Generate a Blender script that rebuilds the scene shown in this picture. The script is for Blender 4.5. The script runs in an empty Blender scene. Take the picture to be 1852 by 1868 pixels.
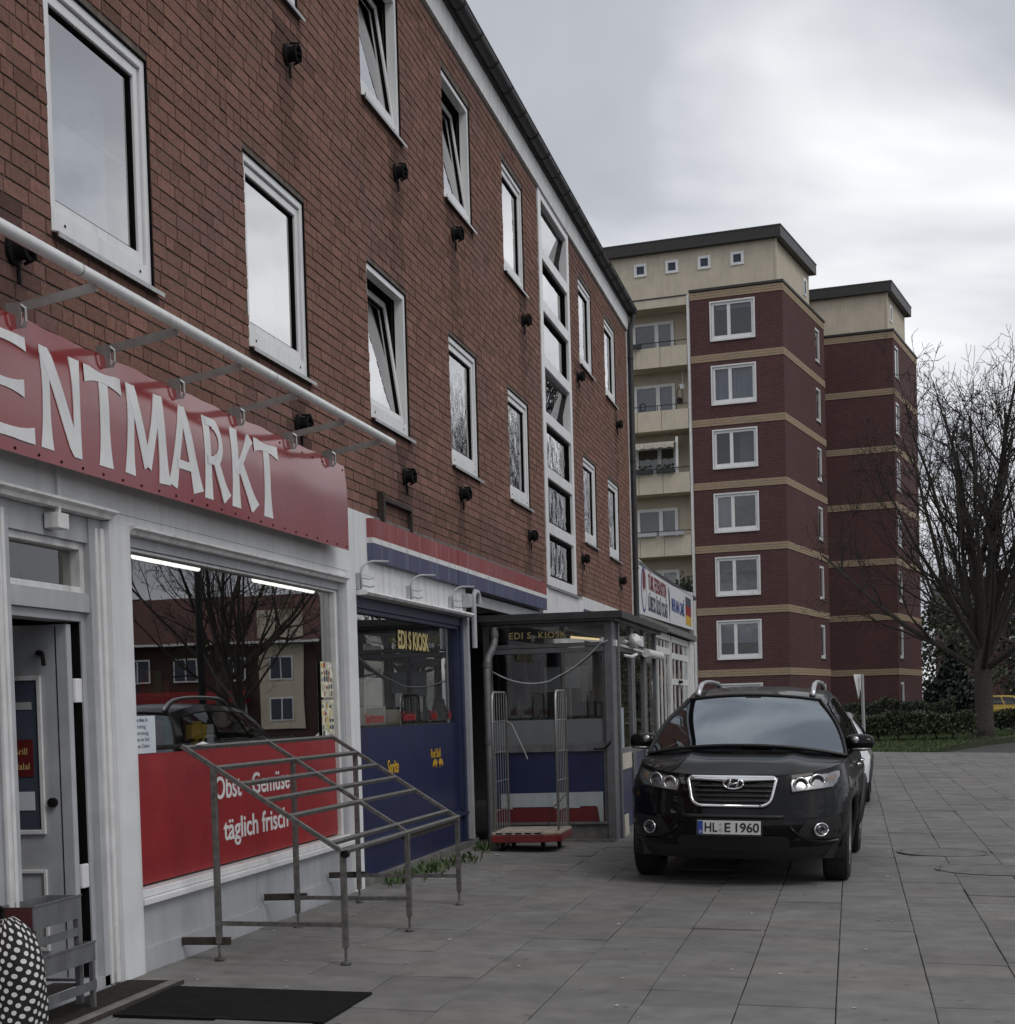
import bpy, bmesh, math, random
from mathutils import Vector, Matrix
random.seed(7)
SC = bpy.context.scene
COL = SC.collection
R = math.radians

# ------------------------------------------------------------------ camera
cam_d = bpy.data.cameras.new('camera'); cam = bpy.data.objects.new('camera', cam_d); COL.objects.link(cam)
cam_d.sensor_fit = 'HORIZONTAL'; cam_d.sensor_width = 36.0
cam_d.lens = 3050.0/1852.0*36.0
cam_d.shift_x = (926-930)/1852.0
cam_d.shift_y = (1414.33-934)/1852.0
cam_d.clip_start = 0.1; cam_d.clip_end = 3000
CAMLOC = Vector((4.0018, 0.0, 1.46))
cam.matrix_world = Matrix(((0.97928627, 0.01923649, 0.20156479, CAMLOC.x),
                           (0.20054004, 0.04534772, -0.97863541, CAMLOC.y),
                           (-0.02796601, 0.99878603, 0.04055071, CAMLOC.z),
                           (0, 0, 0, 1)))
SC.camera = cam

# ------------------------------------------------------------------ light
SUN_EL, SUN_AZ = R(48), R(125)      # azimuth from +Y (north) clockwise
SUN_STRENGTH, SKY_STRENGTH = 0.9, 0.1
world = bpy.data.worlds.new('World'); SC.world = world; world.use_nodes = True
nt = world.node_tree; nt.nodes.clear()
def N(t, kind, **kw):
    n = t.nodes.new(kind)
    for k, v in kw.items(): setattr(n, k, v)
    return n
out = N(nt, 'ShaderNodeOutputWorld'); bg = N(nt, 'ShaderNodeBackground'); bg.inputs[1].default_value = SKY_STRENGTH
sky = N(nt, 'ShaderNodeTexSky', sky_type='NISHITA', sun_disc=False)
sky.sun_elevation = SUN_EL; sky.sun_rotation = SUN_AZ
tc = N(nt, 'ShaderNodeTexCoord'); sep = N(nt, 'ShaderNodeSeparateXYZ')
add = N(nt, 'ShaderNodeMath', operation='ADD'); add.inputs[1].default_value = 0.22
mx = N(nt, 'ShaderNodeMath', operation='MAXIMUM'); mx.inputs[1].default_value = 0.0
comb = N(nt, 'ShaderNodeCombineXYZ'); vdiv = N(nt, 'ShaderNodeVectorMath', operation='DIVIDE')
nt.links.new(tc.outputs['Generated'], sep.inputs[0]); nt.links.new(sep.outputs[2], mx.inputs[0]); nt.links.new(mx.outputs[0], add.inputs[0])
for i in range(3): nt.links.new(add.outputs[0], comb.inputs[i])
nt.links.new(tc.outputs['Generated'], vdiv.inputs[0]); nt.links.new(comb.outputs[0], vdiv.inputs[1])
mp = N(nt, 'ShaderNodeMapping'); mp.inputs['Location'].default_value = (-2.4, 3.3, 0.0); mp.inputs['Scale'].default_value = (1.0, 1.0, 0.3)
nt.links.new(vdiv.outputs[0], mp.inputs[0])
n1 = N(nt, 'ShaderNodeTexNoise'); n1.inputs['Scale'].default_value = 1.15; n1.inputs['Detail'].default_value = 5; n1.inputs['Roughness'].default_value = 0.5; n1.inputs['Distortion'].default_value = 0.35
nt.links.new(mp.outputs[0], n1.inputs['Vector'])
cr = N(nt, 'ShaderNodeValToRGB')
cr.color_ramp.elements[0].position = 0.30; cr.color_ramp.elements[0].color = (3.5, 3.65, 4.1, 1)
cr.color_ramp.elements[1].position = 0.68; cr.color_ramp.elements[1].color = (11.5, 11.6, 11.7, 1)
e = cr.color_ramp.elements.new(0.50); e.color = (5.5, 5.7, 6.2, 1)
nt.links.new(n1.outputs['Fac'], cr.inputs[0])
mix = N(nt, 'ShaderNodeMixRGB'); mix.inputs[0].default_value = 0.95
nt.links.new(sky.outputs[0], mix.inputs[1]); nt.links.new(cr.outputs[0], mix.inputs[2])
nt.links.new(mix.outputs[0], bg.inputs[0]); nt.links.new(bg.outputs[0], out.inputs[0])

sun_d = bpy.data.lights.new('sun', 'SUN'); sun_d.energy = SUN_STRENGTH; sun_d.angle = R(25); sun_d.color = (1.0, 0.97, 0.93)
sun = bpy.data.objects.new('sun', sun_d); COL.objects.link(sun)
sdir = Vector((math.sin(SUN_AZ)*math.cos(SUN_EL), math.cos(SUN_AZ)*math.cos(SUN_EL), math.sin(SUN_EL)))
sun.rotation_euler = sdir.to_track_quat('Z', 'Y').to_euler(); sun.location = (20, -10, 30)

SC.view_settings.view_transform = 'Standard'; SC.view_settings.look = 'None'
SC.view_settings.exposure = 0.0; SC.view_settings.gamma = 1.0; SC.view_settings.use_curve_mapping = False
SC.render.engine = 'CYCLES'
SC.cycles.max_bounces = 5; SC.cycles.diffuse_bounces = 3; SC.cycles.glossy_bounces = 3; SC.cycles.transparent_max_bounces = 12; SC.cycles.caustics_reflective = False; SC.cycles.caustics_refractive = False

# ------------------------------------------------------------------ materials
def principled(name):
    m = bpy.data.materials.new(name); m.use_nodes = True
    return m, m.node_tree, m.node_tree.nodes['Principled BSDF']
def pm(name, col, rough=0.6, var=0.18, scale=6.0, bump=0.15, bscale=60.0, metal=0.0, spec=0.5, streak=0.0, dirt=None, coat=0.0, tint=False, detail=5, bdist=0.004, world=False, blotch=0.0):
    """procedural surface: base colour varied by noise, optional vertical rain streaks, fine bump"""
    m, t, b = principled(name)
    b.inputs['Roughness'].default_value = rough; b.inputs['Metallic'].default_value = metal
    b.inputs['Specular IOR Level'].default_value = spec; b.inputs['Coat Weight'].default_value = coat
    tc = N(t, 'ShaderNodeTexCoord'); co = tc.outputs['Object']
    if world: co = N(t, 'ShaderNodeNewGeometry').outputs['Position']
    no = N(t, 'ShaderNodeTexNoise'); no.inputs['Scale'].default_value = scale; no.inputs['Detail'].default_value = detail
    t.links.new(co, no.inputs['Vector'])
    ramp = N(t, 'ShaderNodeValToRGB')
    ramp.color_ramp.elements[0].position = 0.3; ramp.color_ramp.elements[1].position = 0.7
    lo = [c*(1-var) for c in col]; hi = [min(1, c*(1+var)) for c in col]
    ramp.color_ramp.elements[0].color = (*lo, 1); ramp.color_ramp.elements[1].color = (*hi, 1)
    t.links.new(no.outputs['Fac'], ramp.inputs[0]); last = ramp.outputs[0]
    if streak:
        mp = N(t, 'ShaderNodeMapping'); mp.inputs['Scale'].default_value = (9, 9, 0.55)
        t.links.new(tc.outputs['Object'], mp.inputs[0])
        n2 = N(t, 'ShaderNodeTexNoise'); n2.inputs['Scale'].default_value = 1.3; n2.inputs['Detail'].default_value = 6
        t.links.new(mp.outputs[0], n2.inputs['Vector'])
        r2 = N(t, 'ShaderNodeValToRGB'); r2.color_ramp.elements[0].position = 0.5; r2.color_ramp.elements[1].position = 0.75
        r2.color_ramp.elements[0].color = (0, 0, 0, 1); r2.color_ramp.elements[1].color = (streak, streak, streak, 1)
        t.links.new(n2.outputs['Fac'], r2.inputs[0])
        mxx = N(t, 'ShaderNodeMixRGB'); mxx.inputs[2].default_value = (*(dirt or [c*0.35 for c in col]), 1)
        t.links.new(r2.outputs[0], mxx.inputs[0]); t.links.new(last, mxx.inputs[1]); last = mxx.outputs[0]
    if blotch:
        n3 = N(t, 'ShaderNodeTexNoise'); n3.inputs['Scale'].default_value = .55; n3.inputs['Detail'].default_value = 7; n3.inputs['Roughness'].default_value = .65
        t.links.new(co, n3.inputs['Vector']); r3 = N(t, 'ShaderNodeValToRGB'); r3.color_ramp.elements[0].position = .3; r3.color_ramp.elements[1].position = .7
        r3.color_ramp.elements[0].color = (1-blotch, 1-blotch, 1-blotch, 1); r3.color_ramp.elements[1].color = (1+blotch*.7, 1+blotch*.68, 1+blotch*.62, 1); t.links.new(n3.outputs['Fac'], r3.inputs[0])
        vo = N(t, 'ShaderNodeTexVoronoi'); vo.inputs['Scale'].default_value = 4.2; t.links.new(co, vo.inputs['Vector']); r4 = N(t, 'ShaderNodeValToRGB'); r4.color_ramp.elements[0].position = .07; r4.color_ramp.elements[1].position = .10
        r4.color_ramp.elements[0].color = (.62,.62,.62,1); r4.color_ramp.elements[1].color = (1,1,1,1); t.links.new(vo.outputs['Distance'], r4.inputs[0])
        for src in ((r3, r4) if blotch > .15 else (r3,)):
            mm = N(t, 'ShaderNodeMixRGB', blend_type='MULTIPLY'); mm.inputs[0].default_value = 1; t.links.new(last, mm.inputs[1]); t.links.new(src.outputs[0], mm.inputs[2]); last = mm.outputs[0]
    if tint:
        at = N(t, 'ShaderNodeAttribute', attribute_name='tint')
        mm = N(t, 'ShaderNodeMixRGB', blend_type='MULTIPLY'); mm.inputs[0].default_value = 1
        t.links.new(last, mm.inputs[1]); t.links.new(at.outputs['Color'], mm.inputs[2]); last = mm.outputs[0]
    t.links.new(last, b.inputs['Base Color'])
    if bump:
        nb = N(t, 'ShaderNodeTexNoise'); nb.inputs['Scale'].default_value = bscale; nb.inputs['Detail'].default_value = 4
        t.links.new(co, nb.inputs['Vector'])
        bp = N(t, 'ShaderNodeBump'); bp.inputs['Strength'].default_value = bump; bp.inputs['Distance'].default_value = bdist
        t.links.new(nb.outputs['Fac'], bp.inputs['Height']); t.links.new(bp.outputs[0], b.inputs['Normal'])
    return m
def glassm(name, tint=(0.75, 0.8, 0.8), ior=1.75, wav=0.0, wscale=3.0, gcol=(1, 1, 1), rough=0.0, faces=2):
    """thin glazing: clear (tinted) transmission, mirror by Fresnel on the outer side"""
    m = bpy.data.materials.new(name); m.use_nodes = True; t = m.node_tree; t.nodes.clear()
    o = N(t, 'ShaderNodeOutputMaterial'); mixs = N(t, 'ShaderNodeMixShader')
    tr = N(t, 'ShaderNodeBsdfTransparent'); tr.inputs[0].default_value = (*tint, 1)
    gl = N(t, 'ShaderNodeBsdfGlossy'); gl.inputs['Color'].default_value = (*gcol, 1); gl.inputs['Roughness'].default_value = rough
    fr = N(t, 'ShaderNodeFresnel'); fr.inputs[0].default_value = ior
    ge = N(t, 'ShaderNodeNewGeometry'); su = N(t, 'ShaderNodeMath', operation='SUBTRACT'); su.inputs[0].default_value = 1
    mu = N(t, 'ShaderNodeMath', operation='MULTIPLY')
    # reflectance of the whole glazing: N surfaces of Fresnel reflectance r give N r / (1 + (N-1) r)
    a1 = N(t, 'ShaderNodeMath', operation='MULTIPLY'); a1.inputs[1].default_value = faces; a2 = N(t, 'ShaderNodeMath', operation='MULTIPLY_ADD'); a2.inputs[1].default_value = faces-1; a2.inputs[2].default_value = 1
    a3 = N(t, 'ShaderNodeMath', operation='DIVIDE'); t.links.new(fr.outputs[0], a1.inputs[0]); t.links.new(fr.outputs[0], a2.inputs[0]); t.links.new(a1.outputs[0], a3.inputs[0]); t.links.new(a2.outputs[0], a3.inputs[1])
    t.links.new(ge.outputs['Backfacing'], su.inputs[1]); t.links.new(a3.outputs[0], mu.inputs[0]); t.links.new(su.outputs[0], mu.inputs[1])
    t.links.new(mu.outputs[0], mixs.inputs[0]); t.links.new(tr.outputs[0], mixs.inputs[1]); t.links.new(gl.outputs[0], mixs.inputs[2])
    t.links.new(mixs.outputs[0], o.inputs[0])
    if wav:
        tcn = N(t, 'ShaderNodeTexCoord'); nb = N(t, 'ShaderNodeTexNoise'); nb.inputs['Scale'].default_value = wscale; nb.inputs['Detail'].default_value = 1
        t.links.new(tcn.outputs['Object'], nb.inputs['Vector'])
        bp = N(t, 'ShaderNodeBump'); bp.inputs['Strength'].default_value = wav; bp.inputs['Distance'].default_value = 0.05
        t.links.new(nb.outputs['Fac'], bp.inputs['Height']); t.links.new(bp.outputs[0], gl.inputs['Normal'])
    return m
def emit(name, col, s):
    m, t, b = principled(name); b.inputs['Base Color'].default_value = (*col, 1)
    b.inputs['Emission Color'].default_value = (*col, 1); b.inputs['Emission Strength'].default_value = s
    return m
M = {}
M['brick'] = pm('brick', (0.222, 0.116, 0.087), 0.85, 0.22, 30, 0.5, 120, spec=0.25, tint=True)
M['mortar'] = pm('mortar', (0.160, 0.133, 0.115), 0.95, 0.3, 9, 0.5, 90, spec=0.1)
M['upvc'] = pm('white_upvc', (0.80, 0.80, 0.80), 0.35, 0.05, 3, 0.02, streak=0.25, dirt=(0.35, 0.34, 0.31))
M['upvc_old'] = pm('weathered_white_paint', (0.72, 0.72, 0.71), 0.5, 0.10, 8, 0.10, streak=0.5, dirt=(0.22, 0.21, 0.19))
M['plaster'] = pm('white_plaster', (0.74, 0.745, 0.75), 0.8, 0.06, 4, 0.25, 140, blotch=.10, streak=0.28, dirt=(0.42, 0.41, 0.39))
M['greypaint'] = pm('pale_grey_paint', (0.44, 0.45, 0.47), 0.55, 0.10, 7, 0.12, 60, blotch=.12, streak=0.4, dirt=(0.25, 0.25, 0.25))
M['panelgrey'] = pm('grey_panel', (0.44, 0.45, 0.47), 0.5, 0.08, 3, 0.05, blotch=.14, streak=0.4, dirt=(0.3, 0.3, 0.3))
M['gasket'] = pm('black_sealant', (0.007, 0.007, 0.007), 0.9, 0.2, spec=0.08)
M['zinc'] = pm('dark_weathered_zinc', (0.045, 0.045, 0.047), 0.5, 0.25, 14, 0.1, metal=0.3)
M['alu'] = pm('dull_aluminium', (0.42, 0.42, 0.41), 0.38, 0.12, 20, 0.06, metal=0.75, streak=0.25)
M['pipewhite'] = pm('white_enamelled_tube', (0.78, 0.78, 0.77), 0.25, 0.06, 5, 0.02, streak=0.2)
M['steel'] = pm('worn_steel_tube', (0.17, 0.165, 0.155), 0.42, 0.35, 25, 0.15, 90, metal=0.65)
M['rust'] = pm('rusted_steel', (0.05, 0.040, 0.034), 0.85, 0.4, 25, 0.5, 80, metal=0.2)
M['black'] = pm('black_cast_metal', (0.008, 0.008, 0.0085), 0.75, 0.3, 30, 0.3, spec=.2)
M['red'] = pm('red_vinyl', (0.30, 0.014, 0.018), 0.40, 0.12, 5, 0.35, 3.5, streak=0.2, dirt=(.20,.02,.022), blotch=.12, bdist=0.02)
M['signred'] = pm('glossy_red_sheet', (0.25, 0.010, 0.013), 0.12, 0.08, 3, 0.015, 2.2, spec=0.7, bdist=0.03, streak=.22, dirt=(.20,.05,.05))
M['white'] = pm('white_lettering', (0.80, 0.80, 0.79), 0.4, 0.05, 9, 0.02)
M['curtain'] = pm('net_curtain', (0.70, 0.74, 0.78), 0.9, 0.10, 30, 0.2, 40)
M['room'] = pm('room_wall', (0.30, 0.29, 0.27), 0.9, 0.15, 2, 0)
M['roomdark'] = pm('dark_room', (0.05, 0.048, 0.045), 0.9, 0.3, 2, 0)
M['roof'] = pm('dark_roof_felt', (0.05, 0.05, 0.05), 0.9, 0.3, 8, 0.4)
M['pane'] = glassm('window_glass', (0.70, 0.74, 0.78), 1.62, 0.045, 2.2, faces=6)
M['panew'] = glassm('old_window_glass', (0.45, 0.48, 0.48), 1.58, 0.15, 4.0, faces=4)
M['shopglass'] = glassm('shop_glass', (0.72, 0.73, 0.72), 1.56, 0.012, 1.0, faces=3)
M['kioskglass'] = glassm('kiosk_glass', (0.80, 0.80, 0.78), 1.52, 0.02, 1.5, faces=2)

# ------------------------------------------------------------------ mesh helpers
class MB:
    def __init__(s): s.v = []; s.f = []; s.c = []; s.mi = []
    def add(s, vs, fs, col=None, mi=0):
        o = len(s.v); s.v += [tuple(p) for p in vs]
        for f in fs:
            s.f.append([i+o for i in f]); s.c.append(col); s.mi.append(mi)
        return s
    def box(s, x0, x1, y0, y1, z0, z1, col=None, mi=0):
        if x0 > x1: x0, x1 = x1, x0
        if y0 > y1: y0, y1 = y1, y0
        if z0 > z1: z0, z1 = z1, z0
        return s.add([(x0,y0,z0),(x1,y0,z0),(x1,y1,z0),(x0,y1,z0),(x0,y0,z1),(x1,y0,z1),(x1,y1,z1),(x0,y1,z1)],
              [(0,3,2,1),(4,5,6,7),(0,1,5,4),(1,2,6,5),(2,3,7,6),(3,0,4,7)], col, mi)
    def tube(s, p0, p1, r0, r1=None, n=8, caps=True, mi=0, col=None):
        r1 = r0 if r1 is None else r1
        return s.path([p0, p1], [r0, r1], n, caps, mi, col)
    def path(s, pts, rad, n=8, caps=True, mi=0, col=None):
        pts = [Vector(p) for p in pts]
        if not isinstance(rad, (list, tuple)): rad = [rad]*len(pts)
        rings = []; prev = None
        for i, p in enumerate(pts):
            d = (pts[min(i+1, len(pts)-1)]-pts[max(i-1, 0)])
            if d.length < 1e-9: d = Vector((0,0,1))
            d.normalize()
            if prev is None:
                a = Vector((0,0,1)) if abs(d.z) < 0.9 else Vector((1,0,0))
                u = d.cross(a).normalized()
            else:
                u = (prev - d*prev.dot(d))
                u = u.normalized() if u.length > 1e-6 else d.orthogonal().normalized()
            prev = u; w = d.cross(u)
            rings.append([p + (u*math.cos(2*math.pi*k/n) + w*math.sin(2*math.pi*k/n))*rad[i] for k in range(n)])
        vs = [q for r in rings for q in r]; fs = []
        for i in range(len(pts)-1):
            for k in range(n):
                a, b = i*n+k, i*n+(k+1)%n
                fs.append((a, b, b+n, a+n))
        if caps:
            fs.append(tuple(reversed(range(n)))); fs.append(tuple((len(pts)-1)*n+k for k in range(n)))
        return s.add(vs, fs, col, mi)
    def bar(s, p0, p1, w, h, up=(0,0,1), mi=0):
        """rectangular bar from p0 to p1, w sideways, h along up"""
        p0, p1 = Vector(p0), Vector(p1); d = (p1-p0).normalized(); u = Vector(up); u = (u - d*u.dot(d)).normalized(); sd = d.cross(u)
        vs = []
        for p in (p0, p1):
            for a, b in ((-1,-1),(1,-1),(1,1),(-1,1)): vs.append(p + sd*a*w/2 + u*b*h/2)
        return s.add(vs, [(3,2,1,0),(4,5,6,7),(0,1,5,4),(1,2,6,5),(2,3,7,6),(3,0,4,7)], None, mi)
    def poly(s, pts, off, mi=0):
        """prism: polygon pts extruded by vector off"""
        n = len(pts); off = Vector(off); a = [Vector(p) for p in pts]; b = [p+off for p in a]
        return s.add(a+b, [tuple(reversed(range(n))), tuple(range(n, 2*n))] + [(i, (i+1)%n, n+(i+1)%n, n+i) for i in range(n)], None, mi)
    def grid(s, rows, mi=0, flip=False, closed=False):
        m = len(rows[0]); vs = [p for r in rows for p in r]; fs = []
        for i in range(len(rows)-1):
            for k in range(m if closed else m-1):
                q = (i*m+k, i*m+(k+1)%m, (i+1)*m+(k+1)%m, (i+1)*m+k)
                fs.append(tuple(reversed(q)) if flip else q)
        return s.add(vs, fs, None, mi)
    def lathe(s, prof, axis='z', c=(0,0,0), n=24, mi=0):
        rows = []
        for k in range(n):
            a = 2*math.pi*k/n; r = []
            for (rad, h) in prof:
                p = (rad*math.cos(a), rad*math.sin(a), h)
                if axis == 'x': p = (h, rad*math.cos(a), rad*math.sin(a))
                if axis == 'y': p = (rad*math.cos(a), h, rad*math.sin(a))
                r.append((p[0]+c[0], p[1]+c[1], p[2]+c[2]))
            rows.append(r)
        rows.append(rows[0])
        return s.grid(rows, mi)
def root_loc(o):
    v = Vector((0,0,0))
    while o is not None: v += Vector(o.location); o = o.parent
    return v
def build(name, mb, mats, parent=None, smooth=False, bevel=0.0, local=False, fixn=True, auto=None):
    off = Vector((0,0,0)) if (local or parent is None) else root_loc(parent)
    me = bpy.data.meshes.new(name)
    me.from_pydata([(v[0]-off.x, v[1]-off.y, v[2]-off.z) for v in mb.v], [], mb.f)
    if not isinstance(mats, (list, tuple)): mats = [mats]
    for m in mats: me.materials.append(M[m] if isinstance(m, str) else m)
    if len(mats) > 1: me.polygons.foreach_set('material_index', mb.mi)
    if any(c is not None for c in mb.c):
        ca = me.color_attributes.new('tint', 'FLOAT_COLOR', 'CORNER'); data = []
        for p, c in zip(me.polygons, mb.c):
            c = c or (1,1,1)
            for _ in p.loop_indices: data += [c[0], c[1], c[2], 1.0]
        ca.data.foreach_set('color', data)
    if fixn and len(mb.f) < 40000:
        bm = bmesh.new(); bm.from_mesh(me); bmesh.ops.recalc_face_normals(bm, faces=bm.faces[:]); bm.to_mesh(me); bm.free()
    if smooth:
        me.polygons.foreach_set('use_smooth', [True]*len(me.polygons))
        if auto: me.set_sharp_from_angle(angle=R(auto))
    me.update()
    o = bpy.data.objects.new(name, me); COL.objects.link(o)
    if parent is not None: o.parent = parent
    if bevel:
        bv = o.modifiers.new('bevel', 'BEVEL'); bv.width = bevel; bv.segments = 2; bv.limit_method = 'ANGLE'
    return o
def tag(o, label=None, cat=None, group=None, kind=None):
    if label: o['label'] = label
    if cat: o['category'] = cat
    if group: o['group'] = group
    if kind: o['kind'] = kind
    return o
def thing(name, label, cat, loc=(0,0,0), rz=0.0, group=None):
    o = bpy.data.objects.new(name, None); COL.objects.link(o); o.location = loc; o.rotation_euler = (0,0,rz); o.empty_display_size = 0.2
    return tag(o, label, cat, group)
def B(name, mats, parent, *boxes, **kw):
    mb = MB()
    for b in boxes: mb.box(*b)
    return build(name, mb, mats, parent, **kw)
def copy_tree(o, parent=None):
    c = o.copy(); COL.objects.link(c); c.parent = parent
    for ch in list(o.children): copy_tree(ch, c)
    return c
def text(name, s, mat, parent, size, origin, xdir, updir, depth=0.004, sx=1.0, align='LEFT', bold=0.0, shear=0.0, gap=1.0, fit=None):
    """lettering as mesh: origin = baseline start, xdir = reading direction, updir = up"""
    cu = bpy.data.curves.new('t', 'FONT'); cu.body = s; cu.size = 1.0; cu.align_x = align; cu.extrude = 0.0; cu.offset = bold; cu.shear = shear; cu.space_character = gap
    ob = bpy.data.objects.new('t', cu); COL.objects.link(ob)
    dg = bpy.context.evaluated_depsgraph_get(); dg.update()
    me0 = ob.evaluated_get(dg).to_mesh()
    if fit:
        xs_ = [v.co.x for v in me0.vertices]; sx = fit/((max(xs_)-min(xs_))*size); origin = Vector(origin) - Vector(xdir).normalized()*min(xs_)*size*sx
    x, u = Vector(xdir).normalized(), Vector(updir).normalized(); n = x.cross(u); o = Vector(origin)
    mb = MB(); vs = [o + x*(v.co.x*size*sx) + u*(v.co.y*size) for v in me0.vertices]
    nv = len(vs); back = [v - n*depth for v in vs]
    mb.add(vs+back, [tuple(p.vertices) for p in me0.polygons])
    ec = {}
    for p in me0.polygons:
        for e in p.edge_keys: ec[e] = ec.get(e, 0)+1
    for p in me0.polygons:
        vv = list(p.vertices)
        for i in range(len(vv)):
            a, b = vv[i], vv[(i+1) % len(vv)]
            if ec[tuple(sorted((a, b)))] == 1: mb.add([vs[a], vs[b], back[b], back[a]], [(0,3,2,1)])
    ob.evaluated_get(dg).to_mesh_clear(); bpy.data.objects.remove(ob); bpy.data.curves.remove(cu)
    return build(name, mb, mat, parent, fixn=False)
S = -0.03                                   # the pavement falls gently away from the shops
def gz(x, y=0): return S*max(0.0, min(x, 9.0)) if y < 50.2 else 0.0
# ================================================================== GROUND
M['kalu'] = pm('weathered_grey_aluminium', (0.15, 0.153, 0.157), 0.5, 0.18, 9, 0.1, 60, metal=0.25, streak=0.5, dirt=(0.07, 0.068, 0.062))
M['blue'] = pm('blue_film', (0.016, 0.022, 0.075), 0.35, 0.14, 4, 0.05, streak=0.2, dirt=(0.04, 0.046, 0.09))
M['blueframe'] = pm('blue_paint', (0.022, 0.032, 0.080), 0.45, 0.15, 9, 0.1, streak=0.3)
M['yellow'] = pm('yellow_lettering', (0.62, 0.50, 0.20), 0.5, 0.1, 20, 0)
M['orange'] = pm('orange_lettering', (0.60, 0.36, 0.03), 0.5, 0.1, 20, 0)
M['faded_blue'] = pm('faded_blue_sheet', (0.040, 0.046, 0.115), 0.5, 0.15, 2, 0.03, streak=0.5, dirt=(0.24, 0.26, 0.33))
M['frost'] = pm('frosted_film', (0.15, 0.16, 0.165), 0.6, 0.08, 6, 0)
M['slab'] = pm('concrete_paving', (.188,.183,.176), .9, .16, 5, .5, 120, spec=.2, tint=True, detail=8, world=True, blotch=.2)
M['joint'] = pm('dirty_joint_sand', (.062,.059,.054), .95, .3, 20, .5, 60, spec=.1)
M['asphalt'] = pm('asphalt', (.075,.074,.072), .9, .2, 12, .6, 150, spec=.25)
M['grassland'] = pm('lawn_soil', (.030,.042,.016), .95, .35, 3, .6, 20)
M['blade'] = pm('grass_blades', (.050,.080,.022), .7, .35, 1.2, 0)
M['concrete'] = pm('stained_concrete', (0.16, 0.155, 0.145), 0.9, 0.3, 6, 0.4, 50, streak=0.4)
M['faded_red'] = pm('faded_red_sheet', (0.24, 0.028, 0.030), 0.5, 0.15, 2, 0.03, streak=0.5, dirt=(0.42, 0.25, 0.25))
def cam_px(p):
    q = cam.matrix_world.inverted() @ Vector(p)
    return (930 + 3050.0*q.x/-q.z, 1414.33 - 3050.0*q.y/-q.z, -q.z)
mb = MB(); mb.add([(-900,-300,-.34),(900,-300,-.34),(900,1500,-.34),(-900,1500,-.34)], [(0,1,2,3)]); g = build('ground', mb, 'asphalt', fixn=False); tag(g, kind='structure')
pav = MB(); pav.add([(-.12,-6,gz(0)-.014),(9,-6,gz(9)-.014),(9,50.2,gz(9)-.014),(-.12,50.2,gz(0)-.014)], [(0,1,2,3)])
pav.box(9.0,9.13,-6,50.2,-.5,gz(9)-.002)
pavement = build('pavement', pav, 'joint', fixn=False); tag(pavement, kind='structure')
rs_ = random.Random(21)
cols = [0.012, .435]+[.435+.4935*k for k in range(1, 18)]
slabs = []
for ci in range(len(cols)-1):
    y = -2.0 - rs_.uniform(0, .5); xa, xb = cols[ci], cols[ci+1]
    while y < 50.0:
        slabs.append((xa, xb, y, min(y+.4935, 50.15))); y += .4935
def vis(s):
    c = cam_px(((s[0]+s[1])/2, (s[2]+s[3])/2, gz(s[0]))); return c[2] > 1 and -40 < c[0] < 1900 and c[1] < 1900
seen = sorted([s for s in slabs if s[2] > 6 and vis(s)], key=lambda s: s[2]); own = set(seen[:296])
variants = []
for k in range(10):
    v = rs_.gauss(1, .045); w = rs_.gauss(0, .012); variants.append((v*(1+w), v, v*(1-w)))
def slab_geo(xa, xb, ya, yb, h, tx, ty, col, mbx, flat=False):
    b = .004; j = .0018+rs_.random()*.0018
    xa, xb, ya, yb = xa+j, xb-j, ya+j, yb-j; cx, cy = (xa+xb)/2, (ya+yb)/2
    zz = lambda x, y: (0 if flat else gz(x)) + h + tx*(x-cx) + ty*(y-cy)
    o_ = [(xa,ya),(xb,ya),(xb,yb),(xa,yb)]; i_ = [(xa+b,ya+b),(xb-b,ya+b),(xb-b,yb-b),(xa+b,yb-b)]
    vs = [(x,y,zz(x,y)-.02) for x, y in o_]+[(x,y,zz(x,y)-.003) for x, y in o_]+[(x,y,zz(x,y)) for x, y in i_]
    fs = [(8,9,10,11)]+[(k,(k+1)%4,4+(k+1)%4,4+k) for k in range(4)]+[(4+k,4+(k+1)%4,8+(k+1)%4,8+k) for k in range(4)]
    mbx.add(vs, fs, col)
protos = {}
for (xa, xb, ya, yb) in slabs:
    v = rs_.randrange(10); h = rs_.gauss(0, .0022); tx, ty = rs_.gauss(0, .006), rs_.gauss(0, .006)
    if (xa, xb, ya, yb) in own:
        key = (round(xb-xa, 3), v)
        if key not in protos:
            m1 = MB(); L_ = xb-xa; slab_geo(-L_/2, L_/2, -.24675, .24675, 0, 0, 0, variants[v], m1, flat=True); o_ = build('paving_slab', m1, 'slab', pavement, fixn=False, local=True); protos[key] = o_
        else:
            o_ = protos[key].copy(); COL.objects.link(o_); o_.parent = pavement
        cx = (xa+xb)/2; o_.location = (cx, (ya+yb)/2, gz(cx)+h); o_.rotation_euler = (ty, math.atan(.03)+tx, rs_.gauss(0,.0025))
    elif not hasattr(slab_geo, 'r'):
        slab_geo.r = MB(); slab_geo(xa, xb, ya, yb, h, tx, ty, variants[v], slab_geo.r)
    else: slab_geo(xa, xb, ya, yb, h, tx, ty, variants[v], slab_geo.r)
o_ = build('paving', slab_geo.r, 'slab', pavement, fixn=False); o_['kind'] = 'stuff'
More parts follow.
